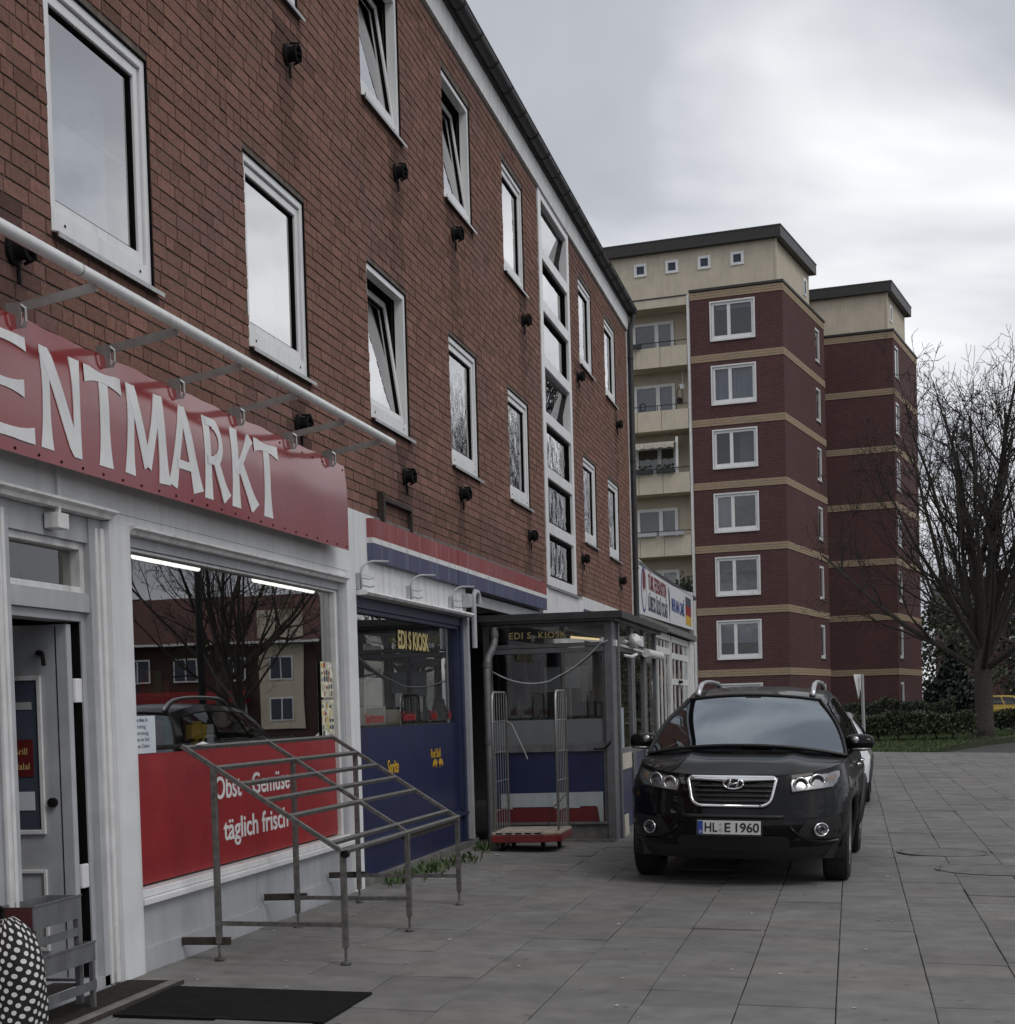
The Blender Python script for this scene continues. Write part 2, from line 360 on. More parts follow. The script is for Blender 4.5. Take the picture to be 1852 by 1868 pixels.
# lawn beyond the pavement
def lz(x, y): return -.03 + (.16-.0)*0 if y > 58 else -.17+(.14)*(max(0, y-50.2)/7.8)
mb = MB(); NX, NY = 40, 26
def lawn_pt(i, j):
    x = -30+90*i/NX; yf = 50.25 if x < 6.2 else (50.25+(x-6.2)*3.3 if x < 9.8 else 62.1); y = yf+(150-yf)*(j/NY)**2; return (x, y, lz(x, y)+.01)
rows = [[lawn_pt(i, j) for i in range(NX+1)] for j in range(NY+1)]; mb.grid(rows); mb.grid([[(p[0],p[1],-.4) for p in rows[0]], rows[0]])
lawn = build('lawn', mb, 'grassland', fixn=False); tag(lawn, kind='structure')
mb = MB(); mb.add([(5.6,50.2,-.285),(60,50.2,-.285),(60,63,-.20),(5.6,63,-.20)], [(0,1,2,3)]); tag(build('far_path', mb, 'asphalt', fixn=False), kind='structure')
mb = MB(); rr = random.Random(2)
for _ in range(16000):
    y = 50.3+rr.random()**1.3*18; x = rr.uniform(3.0, 12.5); 
    if x > 6.2 and y < 50.3+(x-6.2)*3.3: continue
    z = lz(x, y); s = rr.uniform(.02,.035); a = rr.uniform(0,3.14); hh = rr.uniform(.04,.10); dx, dy = s*math.cos(a), s*math.sin(a)
    mb.add([(x-dx,y-dy,z),(x+dx,y+dy,z),(x+rr.gauss(0,.03),y+rr.gauss(0,.03),z+hh)], [(0,1,2)])
gr = build('grass', mb, 'blade', fixn=False); tag(gr, 'short green grass under the hedges and the big tree', 'grass', kind='stuff')
# round covers in the paving
for i, (cx, cy, rad) in enumerate(((4.88,17.55,.46),(5.22,15.85,.50))):
    mh = thing('manhole_cover', ['round sunken cover in the paving, farther one behind the car wheel','round sunken cover in the paving, nearer one at the right picture edge'][i], 'manhole cover', (cx,cy,gz(cx)), 0, 'round covers in the paving')
    def disc(nm, prof, mat):
        m1 = MB(); m1.lathe(prof, 'z', (cx,cy,0), 36); m1.v = [(x,y,z+gz(x)) for x,y,z in m1.v]; return build(nm, m1, mat, mh, smooth=True, auto=30)
    disc('outer_ring', [(rad,.004),(rad,.010),(rad-.03,.010),(rad-.03,.003)], 'concrete'); disc('cover', [(0,.008),(rad-.042,.008),(rad-.042,.004)], 'concrete'); disc('gap', [(rad-.0305,.005),(rad-.06,.005)], 'black')
# entrance grate, edging and mat
gt = thing('entrance_grate', 'dark ribbed scraper grate set in front of the market door', 'grate', (.17,8,0)); B('tray', 'joint', gt, (.03,.30,7.0,8.62,-.004,.004)); mb = MB()
for k in range(80): mb.box(.035,.295,7.01+.02*k,7.018+.02*k,.004,.010)
o_ = build('rib', mb, 'rust', gt); o_['kind'] = 'stuff'
ed = thing('edging_strip', 'narrow raised concrete edging between grate and rubber mat', 'kerb', (.33,7.6,0)); B('strip', 'concrete', ed, (.305,.36,6.4,8.55,-.02,.022), bevel=.01); B('metal_edge', 'rust', ed, (.361,.368,6.4,8.6,-.02,.012))
mt = thing('rubber_mat', 'flat black rubber mat lying on the paving in front of the market', 'mat', (.93,8.06,gz(.93)))
def onslope(mb): mb.v = [(x,y,z+gz(x)) for x,y,z in mb.v]; return mb
mb = MB(); mb.add([(.40,7.62,.004),(1.47,7.66,.004),(1.475,8.49,.004),(.375,8.46,.004),(.40,7.62,.014),(1.47,7.66,.014),(1.475,8.49,.014),(.375,8.46,.014)], [(4,5,6,7),(0,1,5,4),(1,2,6,5),(2,3,7,6),(3,0,4,7)]); build('sheet', onslope(mb), pm('black_rubber', (.011,.011,.012), .95, .25, 8, .6, 200, spec=.12), mt, fixn=False)
mb = MB(); mb.add([(.405,7.625,.0145),(1.465,7.665,.0145),(1.465,7.69,.0165),(.405,7.65,.0165)], [(0,1,2,3)]); build('hem', onslope(mb), 'black', mt, fixn=False)
# weeds and litter along the wall
rr = random.Random(8)
for i, (wx, wy, n, sp_) in enumerate(((.10,13.8,110,.22),(.16,14.6,140,.30),(.22,15.4,90,.22),(.15,16.9,60,.18),(.24,17.45,50,.16))):
    w = thing('weed_clump', ['small weed clump at the foot of the white pilaster','bushy weed clump under the front of the display rack','weed clump below the blue kiosk panel','small weed clump left of the roll container','thin weeds by the foot of the grey downpipe'][i], 'weeds', (wx,wy,0), 0, 'weeds along the foot of the kiosk wall'); mb = MB()
    for _ in range(n):
        x, y = wx+abs(rr.gauss(0,.10)), wy+rr.gauss(0,sp_); z = gz(x); d = Vector((rr.gauss(0,.5), rr.gauss(0,.5), 1)).normalized()*rr.uniform(.03,.13); s = Vector((rr.gauss(0,1), rr.gauss(0,1), 0)).normalized()*rr.uniform(.008,.022); p = Vector((x,y,z))
        mb.add([p, p+d*.55+s, p+d, p+d*.55-s], [(0,1,2,3)])
    build('leaf_tuft', mb, pm('weed_leaves', (.055,.090,.028), .6, .4, 6, 0), w, fixn=False)['kind'] = 'stuff'
mb = MB()
for k in range(130):
    x, y = (rr.uniform(.1,5.2), rr.uniform(7.6,19)) if k > 30 else (rr.uniform(.05,.5), rr.uniform(13.4,17.6)); s = rr.uniform(.006,.022) if k > 12 else rr.uniform(.02,.05); a = rr.uniform(0,3.1); z = gz(x)+.004
    q = [(x+s*math.cos(a+t)*(1 if i%2 else .6), y+s*math.sin(a+t)) for i, t in enumerate((0,1.5,3.0,4.6))]
    mb.add([(px_,py_,z+.002+rr.random()*.004) for px_, py_ in q], [(0,1,2,3)])
lt = build('litter', mb, pm('paper_scraps', (.50,.48,.44), .8, .3, 9, 0), fixn=False); tag(lt, 'scattered white scraps and chewing gum spots on the paving', 'litter', kind='stuff')
B_ = None
# ================================================================== THE BRICK BUILDING (facade plane X = 0, runs along +Y)
Y0, Y1 = 6.2, 31.35
ZB, ZT = 3.12, 8.41
bld = thing('brick_building', 'long brown brick building with white windows above the shops, dark gutter along its eaves', 'building', (0, 18, 0))
LOW = [8.10, 10.99, 13.955, 16.93, 19.945, 25.72, 28.42]
UPP = [10.99, 13.955, 16.92, 19.94, 25.66, 28.40]
WW = 1.315
ops = [(y, y+WW, 3.985, 5.33) for y in LOW] + [(y, y+WW, 6.715, 8.05) for y in UPP] + [(22.27, 24.78, 3.0, 8.6)]
VENTS = [(7.668,3.776),(11.975,6.313),(14.983,6.368),(17.259,6.418),(21.02,6.349),(25.354,6.45),(29.616,6.402),
         (11.972,3.604),(14.986,3.606),(17.275,3.72),(21.066,3.636),(25.372,3.69),(29.603,3.646)]
def sheet(mb, x, ya, yb, za, zb, holes, th=0.0):
    ys = sorted({ya, yb} | {v for h in holes for v in h[:2] if ya < v < yb}); zs = sorted({za, zb} | {v for h in holes for v in h[2:] if za < v < zb})
    for i in range(len(ys)-1):
        for k in range(len(zs)-1):
            cy, cz = (ys[i]+ys[i+1])/2, (zs[k]+zs[k+1])/2
            if any(h[0] < cy < h[1] and h[2] < cz < h[3] for h in holes): continue
            mb.add([(x,ys[i],zs[k]),(x,ys[i+1],zs[k]),(x,ys[i+1],zs[k+1]),(x,ys[i],zs[k+1])], [(0,1,2,3)])
mb = MB(); sheet(mb, -0.0065, Y0, Y1, ZB, ZT, ops)
for (a, b, c, d) in ops:                                   # reveals of the openings
    d2 = min(d, ZT)
    for q in ([(-.010,a,c),(-.15,a,c),(-.15,a,d2),(-.010,a,d2)], [(-.010,b,c),(-.010,b,d2),(-.15,b,d2),(-.15,b,c)], [(-.010,a,d2),(-.15,a,d2),(-.15,b,d2),(-.010,b,d2)], [(-.010,a,c),(-.010,b,c),(-.15,b,c),(-.15,a,c)]):
        mb.add(q, [(0,1,2,3)])
wall = build('wall', mb, 'mortar', bld, fixn=False)
# bricks, laid in a wild bond
CH, BH, JT = 1/12, 0.071, 0.0115
rb = random.Random(3)
def tint_at(y, z):
    p = 0.5+0.5*math.sin(y*1.7+math.sin(z*2.1)*1.3)*math.sin(z*1.9+1+math.sin(y*.8))
    v = rb.gauss(1.0, 0.085)
    if rb.random() < 0.025: v *= 0.74
    if rb.random() < 0.03: v *= 1.18
    pur = max(0, p-0.55)*1.3*rb.uniform(.4, 1.2) + (0.25 if rb.random() < 0.06 else 0)
    for (vy, vz) in VENTS:                                  # soot that has run down from each flue
        dy, dz = abs(y-vy), vz-z
        if -0.25 < dz < 1.1 and dy < 0.19+0.05*dz: v *= 0.52+0.38*max(0, dz)/1.1
    # rain runs down from the ends of the sills
    for (o0, o1, oz0, oz1) in ops[:13]:
        for ye in (o0, o1):
            if 0 < oz0-z < .75 and abs(y-ye) < .09: v *= .74+.26*(oz0-z)/.75
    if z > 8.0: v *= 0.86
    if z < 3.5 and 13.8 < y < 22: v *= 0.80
    return (v*(1-.20*pur), v*(1-.12*pur), v*(1+.10*pur))
near, rest = [], MB()
nc = int(round((ZT-ZB)/CH))
for k in range(nc):
    z0 = ZB + k*CH + 0.004; z1 = z0+BH; zc = (z0+z1)/2
    y = Y0 - rb.uniform(0, .24); pattern = 0
    while y < Y1:
        L = 0.24 if rb.random() < 0.68 else 0.115
        a, b = max(y, Y0), min(y+L, Y1); y += L+JT
        segs = [(a, b)]
        for (o0, o1, oz0, oz1) in ops:
            if oz0 - .03 < zc < oz1 + .03:
                ns = []
                for (p, q) in segs:
                    if q <= o0 or p >= o1: ns.append((p, q)); continue
                    if p < o0: ns.append((p, o0))
                    if q > o1: ns.append((o1, q))
                segs = ns
        for (p, q) in segs:
            if q-p < 0.02: continue
            pr = rb.uniform(-.002, .004)
            if 7.3 < p and q < 10.9 and 3.35 < z0 < 6.6: near.append((p, q, z0, z1, pr))
            else:
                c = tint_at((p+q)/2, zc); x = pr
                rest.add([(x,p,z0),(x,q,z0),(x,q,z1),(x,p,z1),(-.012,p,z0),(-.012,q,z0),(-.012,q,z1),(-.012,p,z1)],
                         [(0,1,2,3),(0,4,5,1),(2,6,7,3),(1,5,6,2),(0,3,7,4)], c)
def cam_px(p):
    q = cam.matrix_world.inverted() @ Vector(p)
    f = 3050.0
    return (930 + f*q.x/-q.z, 1414.33 - f*q.y/-q.z, -q.z)
near.sort(key=lambda t: (lambda c: 0 if (0 < c[0] and 0 < c[1]) else 1)(cam_px((0, t[0], t[2])))*100 + t[0])
for i, (p, q, z0, z1, pr) in enumerate(near):
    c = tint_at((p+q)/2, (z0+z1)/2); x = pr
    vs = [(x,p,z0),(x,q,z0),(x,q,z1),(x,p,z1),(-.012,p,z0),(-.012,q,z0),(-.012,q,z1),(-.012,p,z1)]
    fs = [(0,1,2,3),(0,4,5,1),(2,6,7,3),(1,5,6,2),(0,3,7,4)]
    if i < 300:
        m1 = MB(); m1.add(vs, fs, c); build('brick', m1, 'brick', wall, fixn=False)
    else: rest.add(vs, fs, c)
o = build('brickwork', rest, 'brick', wall, fixn=False); o['kind'] = 'stuff'

# carcass: floors, back and end walls, roof
B('floor_slab', 'room', bld, (-8,-.16,Y0,Y1,3.0,3.10), (-8,-.16,Y0,Y1,5.75,5.95), (-8,-.16,Y0,Y1,8.45,8.6))
B('rear_wall', 'room', bld, (-8.2,-8,Y0,Y1,0,8.6))
B('inner_wall', 'room', bld, (-3.6,-3.5,Y0,Y1,3.102,5.748), (-3.6,-3.5,Y0,Y1,5.952,8.448), *[(-3.49,-.17,y,y+.1,za,zb) for y in (9.9,12.7,15.6,18.6,21.9,25.0,27.8) for za, zb in ((3.102,5.748),(5.952,8.448))])
B('end_wall', 'mortar', bld, (-8,-.02,Y1-.25,Y1-.01,0,8.44), (-8,-.02,Y0-.05,Y0+.2,0,8.44))
B('eaves_board', 'upvc_old', bld, (-.15,.035,Y0,Y1+.02,8.412,8.71))
mb = MB(); mb.poly([(.10,Y0,8.78),(-8.4,Y0,10.9),(-8.4,Y0,10.8),(.06,Y0,8.70)], (0, Y1+.12-Y0, 0)); roof_o = build('roof', mb, 'roof', bld)
# half-round gutter hung in brackets
mb = MB(); gy0, gy1, gx, gzz, gr = Y0, Y1+.14, .125, 8.80, .082
rows = []
for yy in (gy0, gy1):
    rows.append([(gx+gr*math.cos(a), yy, gzz+gr*math.sin(a)) for a in [math.pi+math.pi*k/10 for k in range(11)]] + [(gx+(gr-.006)*math.cos(a), yy, gzz+(gr-.006)*math.sin(a)) for a in [2*math.pi-math.pi*k/10 for k in range(11)]])
mb.grid(rows, closed=True); mb.add(rows[1][:11], [tuple(range(11))]); mb.path([(gx+gr, gy0, gzz), (gx+gr, gy1, gzz)], .009, 6)
gut = build('gutter', mb, 'zinc', bld, smooth=True, auto=40)
yy = Y0+.4
while yy < Y1:
    mb = MB(); mb.path([(gx+(gr+.005)*math.cos(a), yy, gzz+(gr+.005)*math.sin(a)) for a in [math.pi+math.pi*k/8 for k in range(9)]], .008, 4)
    build('gutter_bracket', mb, 'zinc', gut); yy += .82
mb = MB(); mb.path([(.125,Y1+.02,8.72),(.125,Y1+.02,8.6),(.075,Y1-.04,8.42),(.075,Y1-.05,3.05),(.075,Y1-.05,0.0)], .052, 10)
dp = build('downpipe', mb, 'zinc', bld, smooth=True, auto=50)
for z in (4.0, 6.0, 7.9):
    mb = MB(); mb.lathe([(.058,-.02),(.062,-.02),(.062,.02),(.058,.02)], 'z', (.075,Y1-.05,z), 12); build('pipe_clip', mb, 'zinc', dp)
B('corner_trim', 'upvc_old', bld, (-.02,.022,Y1-.10,Y1+.004,3.13,8.40))

# ---- windows of the upper floors
def window(y0, z0, z1, tilt=0.0, glass='pane', curtain=None):
    y1 = y0+WW; g = .012
    mb = MB()
    mb.box(-.135,-.006,y0,y0+g,z0,z1); mb.box(-.135,-.006,y1-g,y1,z0,z1); mb.box(-.135,-.006,y0+g,y1-g,z1-g,z1)
    w = build('window', mb, 'gasket', bld); 
    a, b, t, bt = y0+g, y1-g, z1-g, z0+.012
    mb = MB(); fw = .052
    mb.box(-.105,-.018,a,a+fw,bt,t); mb.box(-.105,-.018,b-fw,b,bt,t); mb.box(-.105,-.018,a+fw,b-fw,t-fw,t)
    mb.box(-.105,-.014,a+fw,b-fw,bt,bt+.115)
    build('frame', mb, 'upvc', w, bevel=.004)
    for yy in (a+.17, b-.17):
        mb = MB(); mb.lathe([(0,.0),(.009,.0),(.009,-.004)], 'x', (-.0105,yy,bt+.06), 8); build('screw', mb, 'gasket', w)
    sa, sb, st, sbt = a+fw+.010, b-fw-.010, t-fw-.010, bt+.115+.010
    if not tilt:
        mb = MB(); mb.box(-.10,-.062,a+fw,sa+.02,bt+.115,t-fw); mb.box(-.10,-.062,sb-.02,b-fw,bt+.115,t-fw); mb.box(-.10,-.062,sa+.02,sb-.02,st-.02,t-fw); mb.box(-.10,-.062,sa+.02,sb-.02,bt+.115,sbt+.02); build('gap_backing', mb, 'gasket', w)  # black ring added behind the sash so the gap to the frame shows dark
    def place(mb_, name, mat, **kw):
        if tilt:
            piv = Vector((-.06, 0, sbt)); rot = Matrix.Rotation(-R(tilt), 3, 'Y')
            mb_.v = [tuple(rot @ (Vector(v)-piv) + piv) for v in mb_.v]
        return build(name, mb_, mat, w, **kw)
    sw = .058
    mb = MB(); mb.box(-.10,-.036,sa,sa+sw,sbt,st); mb.box(-.10,-.036,sb-sw,sb,sbt,st); mb.box(-.10,-.036,sa+sw,sb-sw,st-sw,st); mb.box(-.10,-.036,sa+sw,sb-sw,sbt,sbt+sw)
    place(mb, 'sash', 'upvc', bevel=.005)
    h2 = .014; pa, pb, pt, pbt = sa+sw, sb-sw, st-sw, sbt+sw
    mb = MB(); mb.box(-.09,-.054,pa,pa+h2,pbt,pt); mb.box(-.09,-.054,pb-h2,pb,pbt,pt); mb.box(-.09,-.054,pa+h2,pb-h2,pt-h2,pt); mb.box(-.09,-.054,pa+h2,pb-h2,pbt,pbt+h2)
    place(mb, 'glazing_bead', 'gasket')
    mb = MB(); mb.box(-.080,-.070,pa+h2,pb-h2,pbt+h2,pt-h2); place(mb, 'pane', glass)
    mb = MB(); mb.poly([(-.05,y0-.01,z0+.012),(.045,y0-.01,z0-.008),(.045,y0-.01,z0-.034),(.038,y0-.01,z0-.034),(.036,y0-.01,z0-.014),(-.05,y0-.01,z0+.004)], (0, WW+.045, 0)); build('sill', mb, 'alu', w)
    if curtain:
        mb = MB(); rows = []
        rr = random.Random(int(y0*100))
        n = 44; ph = rr.uniform(0, 6)
        for zz in (z0+.1, z1-.1):
            rows.append([(-.26+.022*math.sin(k*1.9+ph+.4*math.sin(k*.7)), y0+.05+(WW-.1)*k/n, zz) for k in range(n+1)])
        mb.grid(rows); build('curtain', mb, curtain, w, smooth=True)
    return w
cur2 = pm('grey_curtain', (0.30, 0.31, 0.32), 0.9, 0.15, 30, 0.2, 40)
for i, y in enumerate(LOW):
    window(y, 3.985, 5.33, tilt=7.5 if i == 2 else 0, glass='panew' if i >= 3 else 'pane', curtain=['curtain','curtain',None,None,cur2,None,cur2][i])
for i, y in enumerate(UPP):
    window(y, 6.715, 8.05, tilt=7.5 if i in (1, 2) else 0, glass='pane', curtain=[cur2,None,None,'curtain',cur2,'curtain'][i])
for i, (yy, hh, lb) in enumerate(((8.30,.20,'small white figurine on the sill inside the big first window'),(11.30,.22,'pale vase on the sill inside the second window, left side'),(11.75,.26,'pale vase on the sill inside the second window, right side'))):
    orn = thing('sill_ornament', lb, 'ornament', (-.17,yy,4.13)); mb = MB(); mb.lathe([(0,0),(.05,0),(.06,hh*.3),(.03,hh*.65),(.042,hh*.8),(.02,hh),(0,hh)], 'z', (-.17,yy,4.13), 12); build('figure', mb, 'white', orn, smooth=True); mb = MB(); mb.lathe([(0,-.012),(.06,-.012),(.06,0),(0,0)], 'z', (-.17,yy,4.13), 12); build('foot', mb, 'white', orn)
mb = MB(); mb.tube((-.125,8.2,4.70),(-.125,9.34,4.70),.010,n=6); build('curtain_rod', mb, 'white', bld)
# ---- tall stair window
sy0, sy1, sz0, sz1 = 22.275, 24.775, 3.10, 8.405
mb = MB(); mb.box(-.12,-.012,sy0,sy0+.03,sz0,sz1); mb.box(-.12,-.012,sy1-.03,sy1,sz0,sz1); stw = build('stair_window', mb, 'gasket', bld)
mb = MB(); fw = .16
a, b = sy0+.03, sy1-.03
mb.box(-.11,.012,a,a+.20,sz0,sz1); mb.box(-.11,.012,b-.17,b,sz0,sz1)
edges = [3.10, 3.90, 4.655, 5.40, 6.15, 6.90, 7.60, 8.405]
for k, z in enumerate(edges):
    lo, hi = (z, z+.13) if k == 0 else ((z-.10, z) if k == 7 else (z-.085, z+.065))
    mb.box(-.11,.008,a+.20,b-.17,lo,hi)
build('frame', mb, 'upvc', stw, bevel=.006)
for k in range(7):
    z0, z1 = edges[k]+(.135 if k == 0 else .07), edges[k+1]-(.105 if k == 6 else .09)
    mb = MB(); mb.box(-.075,-.065,a+.235,b-.205,z0+.035,z1-.035)
    md = MB(); md.box(-.09,-.03,a+.203,a+.235,z0,z1); md.box(-.09,-.03,b-.205,b-.173,z0,z1); md.box(-.09,-.03,a+.235,b-.205,z0,z0+.035); md.box(-.09,-.03,a+.235,b-.205,z1-.035,z1)
    if k in (3, 6):                      # tilted so the glass mirrors darker ground; the pivot opening is made up
        piv = Vector((-.07, 0, z1)); rot = Matrix.Rotation(R(13), 3, 'Y')
        for q in (mb, md): q.v = [tuple(rot @ (Vector(v)-piv) + piv) for v in q.v]
    build('pane', mb, 'panew' if k < 3 else 'pane', stw); build('sash', md, 'gasket' if k not in (3, 6) else 'zinc', stw)
B('sill', 'alu', stw, (-.05,.06,sy0-.02,sy1+.03,3.055,3.085))
# stairs seen dimly behind the glass
for k in range(3):
    mb = MB(); za = 3.2+k*1.75
    for j in range(10): mb.box(-2.6,-1.0,sy0+.1+j*.2,sy0+.3+j*.2,za+j*.16,za+j*.16+.05)
    mb.bar((-.95,sy0+.1,za+.9),(-.95,sy1-.2,za+2.3),.05,.05); build('stair_flight', mb, 'room', bld)
# ---- cast flues under the windows
for (vy, vz) in VENTS:
    mb = MB(); mb.lathe([(0,.005),(.08,.005),(.08,.02),(.055,.03),(.055,.07),(.062,.07),(.062,.095),(.045,.10),(.045,.06),(0,.06)], 'x', (0,vy,vz), 14)
    v = build('wall_flue', mb, 'black', bld, smooth=True, auto=40)
    mb = MB(); mb.path([(.05,vy-.05,vz+.06),(.108,vy-.03,vz+.062),(.118,vy,vz+.01),(.108,vy+.03,vz-.045),(.05,vy+.02,vz-.07)], .010, 5)
    mb.path([(.07,vy-.06,vz),(.115,vy,vz-.01),(.07,vy+.06,vz)], .009, 5); mb.path([(.03,vy,vz-.08),(.03,vy+.01,vz-.17)], .010, 5)
    build('guard_wire', mb, 'black', v)
# ================================================================== SHOP FRONT of the market (part of the brick building)
DX = -.10
B('fascia', 'plaster', bld, (-.15,.022,Y0,13.86,2.60,3.118), (-.15,.018,8.62,13.25,2.545,2.598))
B('pilaster', 'plaster', bld, (-.2,.024,8.60,8.87,-.02,2.543)); B('pilaster', 'plaster', bld, (-.2,.024,13.005,13.262,-.02,2.598), (-.12,.020,13.264,13.855,2.46,2.598))
mb = MB(); mb.poly([(-.1,Y0,2.598),(.075,Y0,2.598),(.075,Y0,2.585),(.045,Y0,2.572),(.04,Y0,2.55),(-.1,Y0,2.548)], (0, 8.625-Y0, 0)); build('door_cornice', mb, 'upvc_old', bld)
mb = MB(); mb.poly([(-.1,8.87,2.545),(.055,8.87,2.545),(.055,8.87,2.532),(.03,8.87,2.52),(.02,8.87,2.50),(-.1,8.87,2.50)], (0, 4.135, 0)); build('window_cornice', mb, 'upvc_old', bld)
# shop window
sw = B('shop_window', 'greypaint', bld, (-.15,-.02,8.872,8.93,0,2.498), (-.15,-.02,12.945,13.003,0,2.498), (-.15,-.03,8.93,12.945,2.44,2.498))
B('frame', 'upvc_old', sw, (-.13,-.045,8.93,8.985,.47,2.438), (-.13,-.045,12.89,12.945,.47,2.438), (-.13,-.045,8.985,12.89,2.418,2.438), bevel=.005)
B('pane', 'shopglass', sw, (-.10,-.09,8.985,12.89,.48,2.418))
B('red_film', 'red', sw, (-.084,-.078,8.987,12.888,.482,1.245))
B('sill', 'upvc', sw, (-.13,.0,8.932,13.0,.425,.468), (-.13,.030,8.885,13.0,.385,.423), bevel=.006)
B('base_panel', 'panelgrey', sw, (-.13,-.012,8.885,10.80,.0,.383), (-.13,-.012,10.806,13.0,.0,.383)); B('skirting', 'panelgrey', sw, (-.1,.008,8.90,10.84,-.03,.135), (-.1,.004,10.846,13.0,-.03,.150))
xd, ud = (0,1,0), (0,0,1)
text('lettering', 'Obst - Gem\u00fcse', 'white', sw, .205, (-.0745,10.27,.915), xd, ud, .003, fit=1.47, bold=.012)
text('lettering', 't\u00e4glich frisch', 'white', sw, .205, (-.0745,10.40,.635), xd, ud, .003, fit=1.28, bold=.012)
# papers stuck to the inside of the window
paper = pm('paper', (0.62, 0.66, 0.70), 0.8, 0.05, 8, 0); paper2 = pm('printed_paper', (0.55, 0.53, 0.40), 0.8, 0.45, 14, 0, detail=2); ink = pm('printing_ink', (0.05, 0.06, 0.09), 0.8, 0.1)
ad_y = pm('yellow_card', (0.62, 0.42, 0.03), 0.7, 0.15, 8, 0)
B('notice', paper, sw, (-.076,-.0745,9.0,9.35,1.25,1.47))
for k, (w_, s_) in enumerate(((.30,'Tag der offenen T\u00fcr'),(.22,'Freitag'),(.26,'Samstag'),(.3,'Laden im Hof'),(.28,'Neue Zeiten'))):
    text('notice_text', s_, ink, sw, .034, (-.0735,9.02+(.32-w_)/2,1.435-k*.038), xd, ud, .001, sx=w_/(len(s_)*.0205))
for k, (za, zb) in enumerate(((1.26,1.56),(1.58,1.86))):
    p = B('advert', paper2, sw, (-.076,-.0745,12.56,12.87,za,zb)); r2 = random.Random(k+5)
    for i in range(5):
        for j in range(5):
            if r2.random() < .75:
                cm = r2.choice(['red', ad_y, ink, 'white', ink])
                yb = 12.575+i*.058; zb2 = za+.012+j*.056; B('advert_picture', cm, sw, (-.0742,-.0735,yb,yb+r2.uniform(.025,.05),zb2,zb2+r2.uniform(.02,.046)))
B('price_card', paper, sw, (-.30,-.296,10.72,10.84,1.27,1.40))
# shop interior
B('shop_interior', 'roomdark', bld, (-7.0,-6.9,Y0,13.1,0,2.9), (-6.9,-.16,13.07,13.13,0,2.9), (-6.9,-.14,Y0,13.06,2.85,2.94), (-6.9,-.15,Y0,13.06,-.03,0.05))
for k, (yy, w_) in enumerate(((9.40, 1.03), (11.46, 1.36))):
    l = thing('ceiling_lamp', ['lit white strip light behind the shop window, nearer the door', 'lit white strip light behind the shop window, nearer the kiosk'][k], 'lamp', (-.2, yy, 2.46), 0, 'strip lights inside the market window')
    B('housing', 'upvc', l, (-.24,-.16,yy,yy+w_,2.45,2.50))
    mb = MB(); mb.tube((-.20,yy+.01,2.428),(-.20,yy+w_-.01,2.428),.018,n=8); build('tube', mb, emit('fluorescent_tube', (1,.98,.95), 3.0), l)
goods = [('red', .3), (ad_y, .2), ('white', .3), (ink, .3), ('panelgrey', .2)]
r2 = random.Random(11)
for k in range(3):                                     # fruit shelves standing behind the glass
    yy = 9.2+k*1.22
    sh = thing('shop_shelf', ['dark shop shelf behind the notice, left end of the market window', 'dark shop shelf in the middle behind the market window', 'dark shop shelf behind the adverts, right end of the market window'][k], 'shelf', (-1.6,yy,0), 0, 'shelves inside the market')
    mb = MB()
    for z in (.3,.75,1.2,1.6): mb.box(-1.9,-1.4,yy,yy+1.15,z,z+.03)
    mb.box(-1.93,-1.9,yy,yy+1.15,0,1.9); build('shelf_board', mb, 'roomdark', sh)
    mb = MB()
    for z in (.33,.78,1.23,1.63):
        y2 = yy+.03
        while y2 < yy+1.05:
            w_ = r2.uniform(.06,.2); c = r2.choice([(1,.15,.1),(.9,.7,.1),(.3,.6,.2),(.8,.8,.75),(.2,.25,.5),(.6,.35,.15)])
            mb.box(-1.75,-1.42,y2,y2+w_,z,z+r2.uniform(.1,.26),col=c); y2 += w_+.015
    g_ = build('goods', mb, pm('packaging', (.35,.35,.35), .6, .2, tint=True), sh); g_['kind'] = 'stuff'
st = thing('yellow_stand', 'yellow folding sign stand behind the market window', 'stand', (-.6,11.1,.5))
mb = MB(); mb.bar((-.6,11.05,.8),(-.6,11.28,1.42),.05,.02); mb.bar((-.6,11.52,.8),(-.6,11.30,1.42),.05,.02); build('leg', mb, ad_y, st); B('crossbar', ad_y, st, (-.62,-.58,11.14,11.44,1.30,1.40))
# ---- entrance: frame, transom light, open door
dr = B('door_frame', 'greypaint', bld, (-.20,-.02,8.44,8.60,0,2.546), (-.20,-.02,7.40,7.555,0,2.546), (-.20,-.03,7.555,8.44,2.41,2.546), (-.20,-.03,7.555,8.44,2.035,2.135))
B('moulding', 'upvc_old', dr, (-.19,.0,8.552,8.598,0,2.50), (-.19,-.008,8.50,8.53,0,2.5), (-.19,.0,7.402,7.44,0,2.5), (-.19,-.008,7.47,7.5,0,2.5), bevel=.006)
B('transom_frame', 'upvc_old', dr, (-.16,-.055,7.555,7.60,2.135,2.41), (-.16,-.055,8.395,8.44,2.135,2.41), (-.16,-.055,7.60,8.395,2.37,2.41), (-.16,-.055,7.60,8.395,2.135,2.17), bevel=.004)
B('pane', 'kioskglass', dr, (-.12,-.112,7.60,8.395,2.17,2.37))
B('door_jamb', 'greypaint', dr, (-.19,-.06,7.555,7.60,.04,2.035), (-.19,-.06,8.392,8.44,.04,2.035), (-.19,-.06,7.60,8.392,1.985,2.035), bevel=.004)
B('threshold', 'panelgrey', dr, (-.5,-.02,7.41,8.59,-.02,.055))
leaf = B('door_leaf', 'greypaint', bld, (-1.04,-.085,8.262,8.315,.07,1.97), bevel=.004)
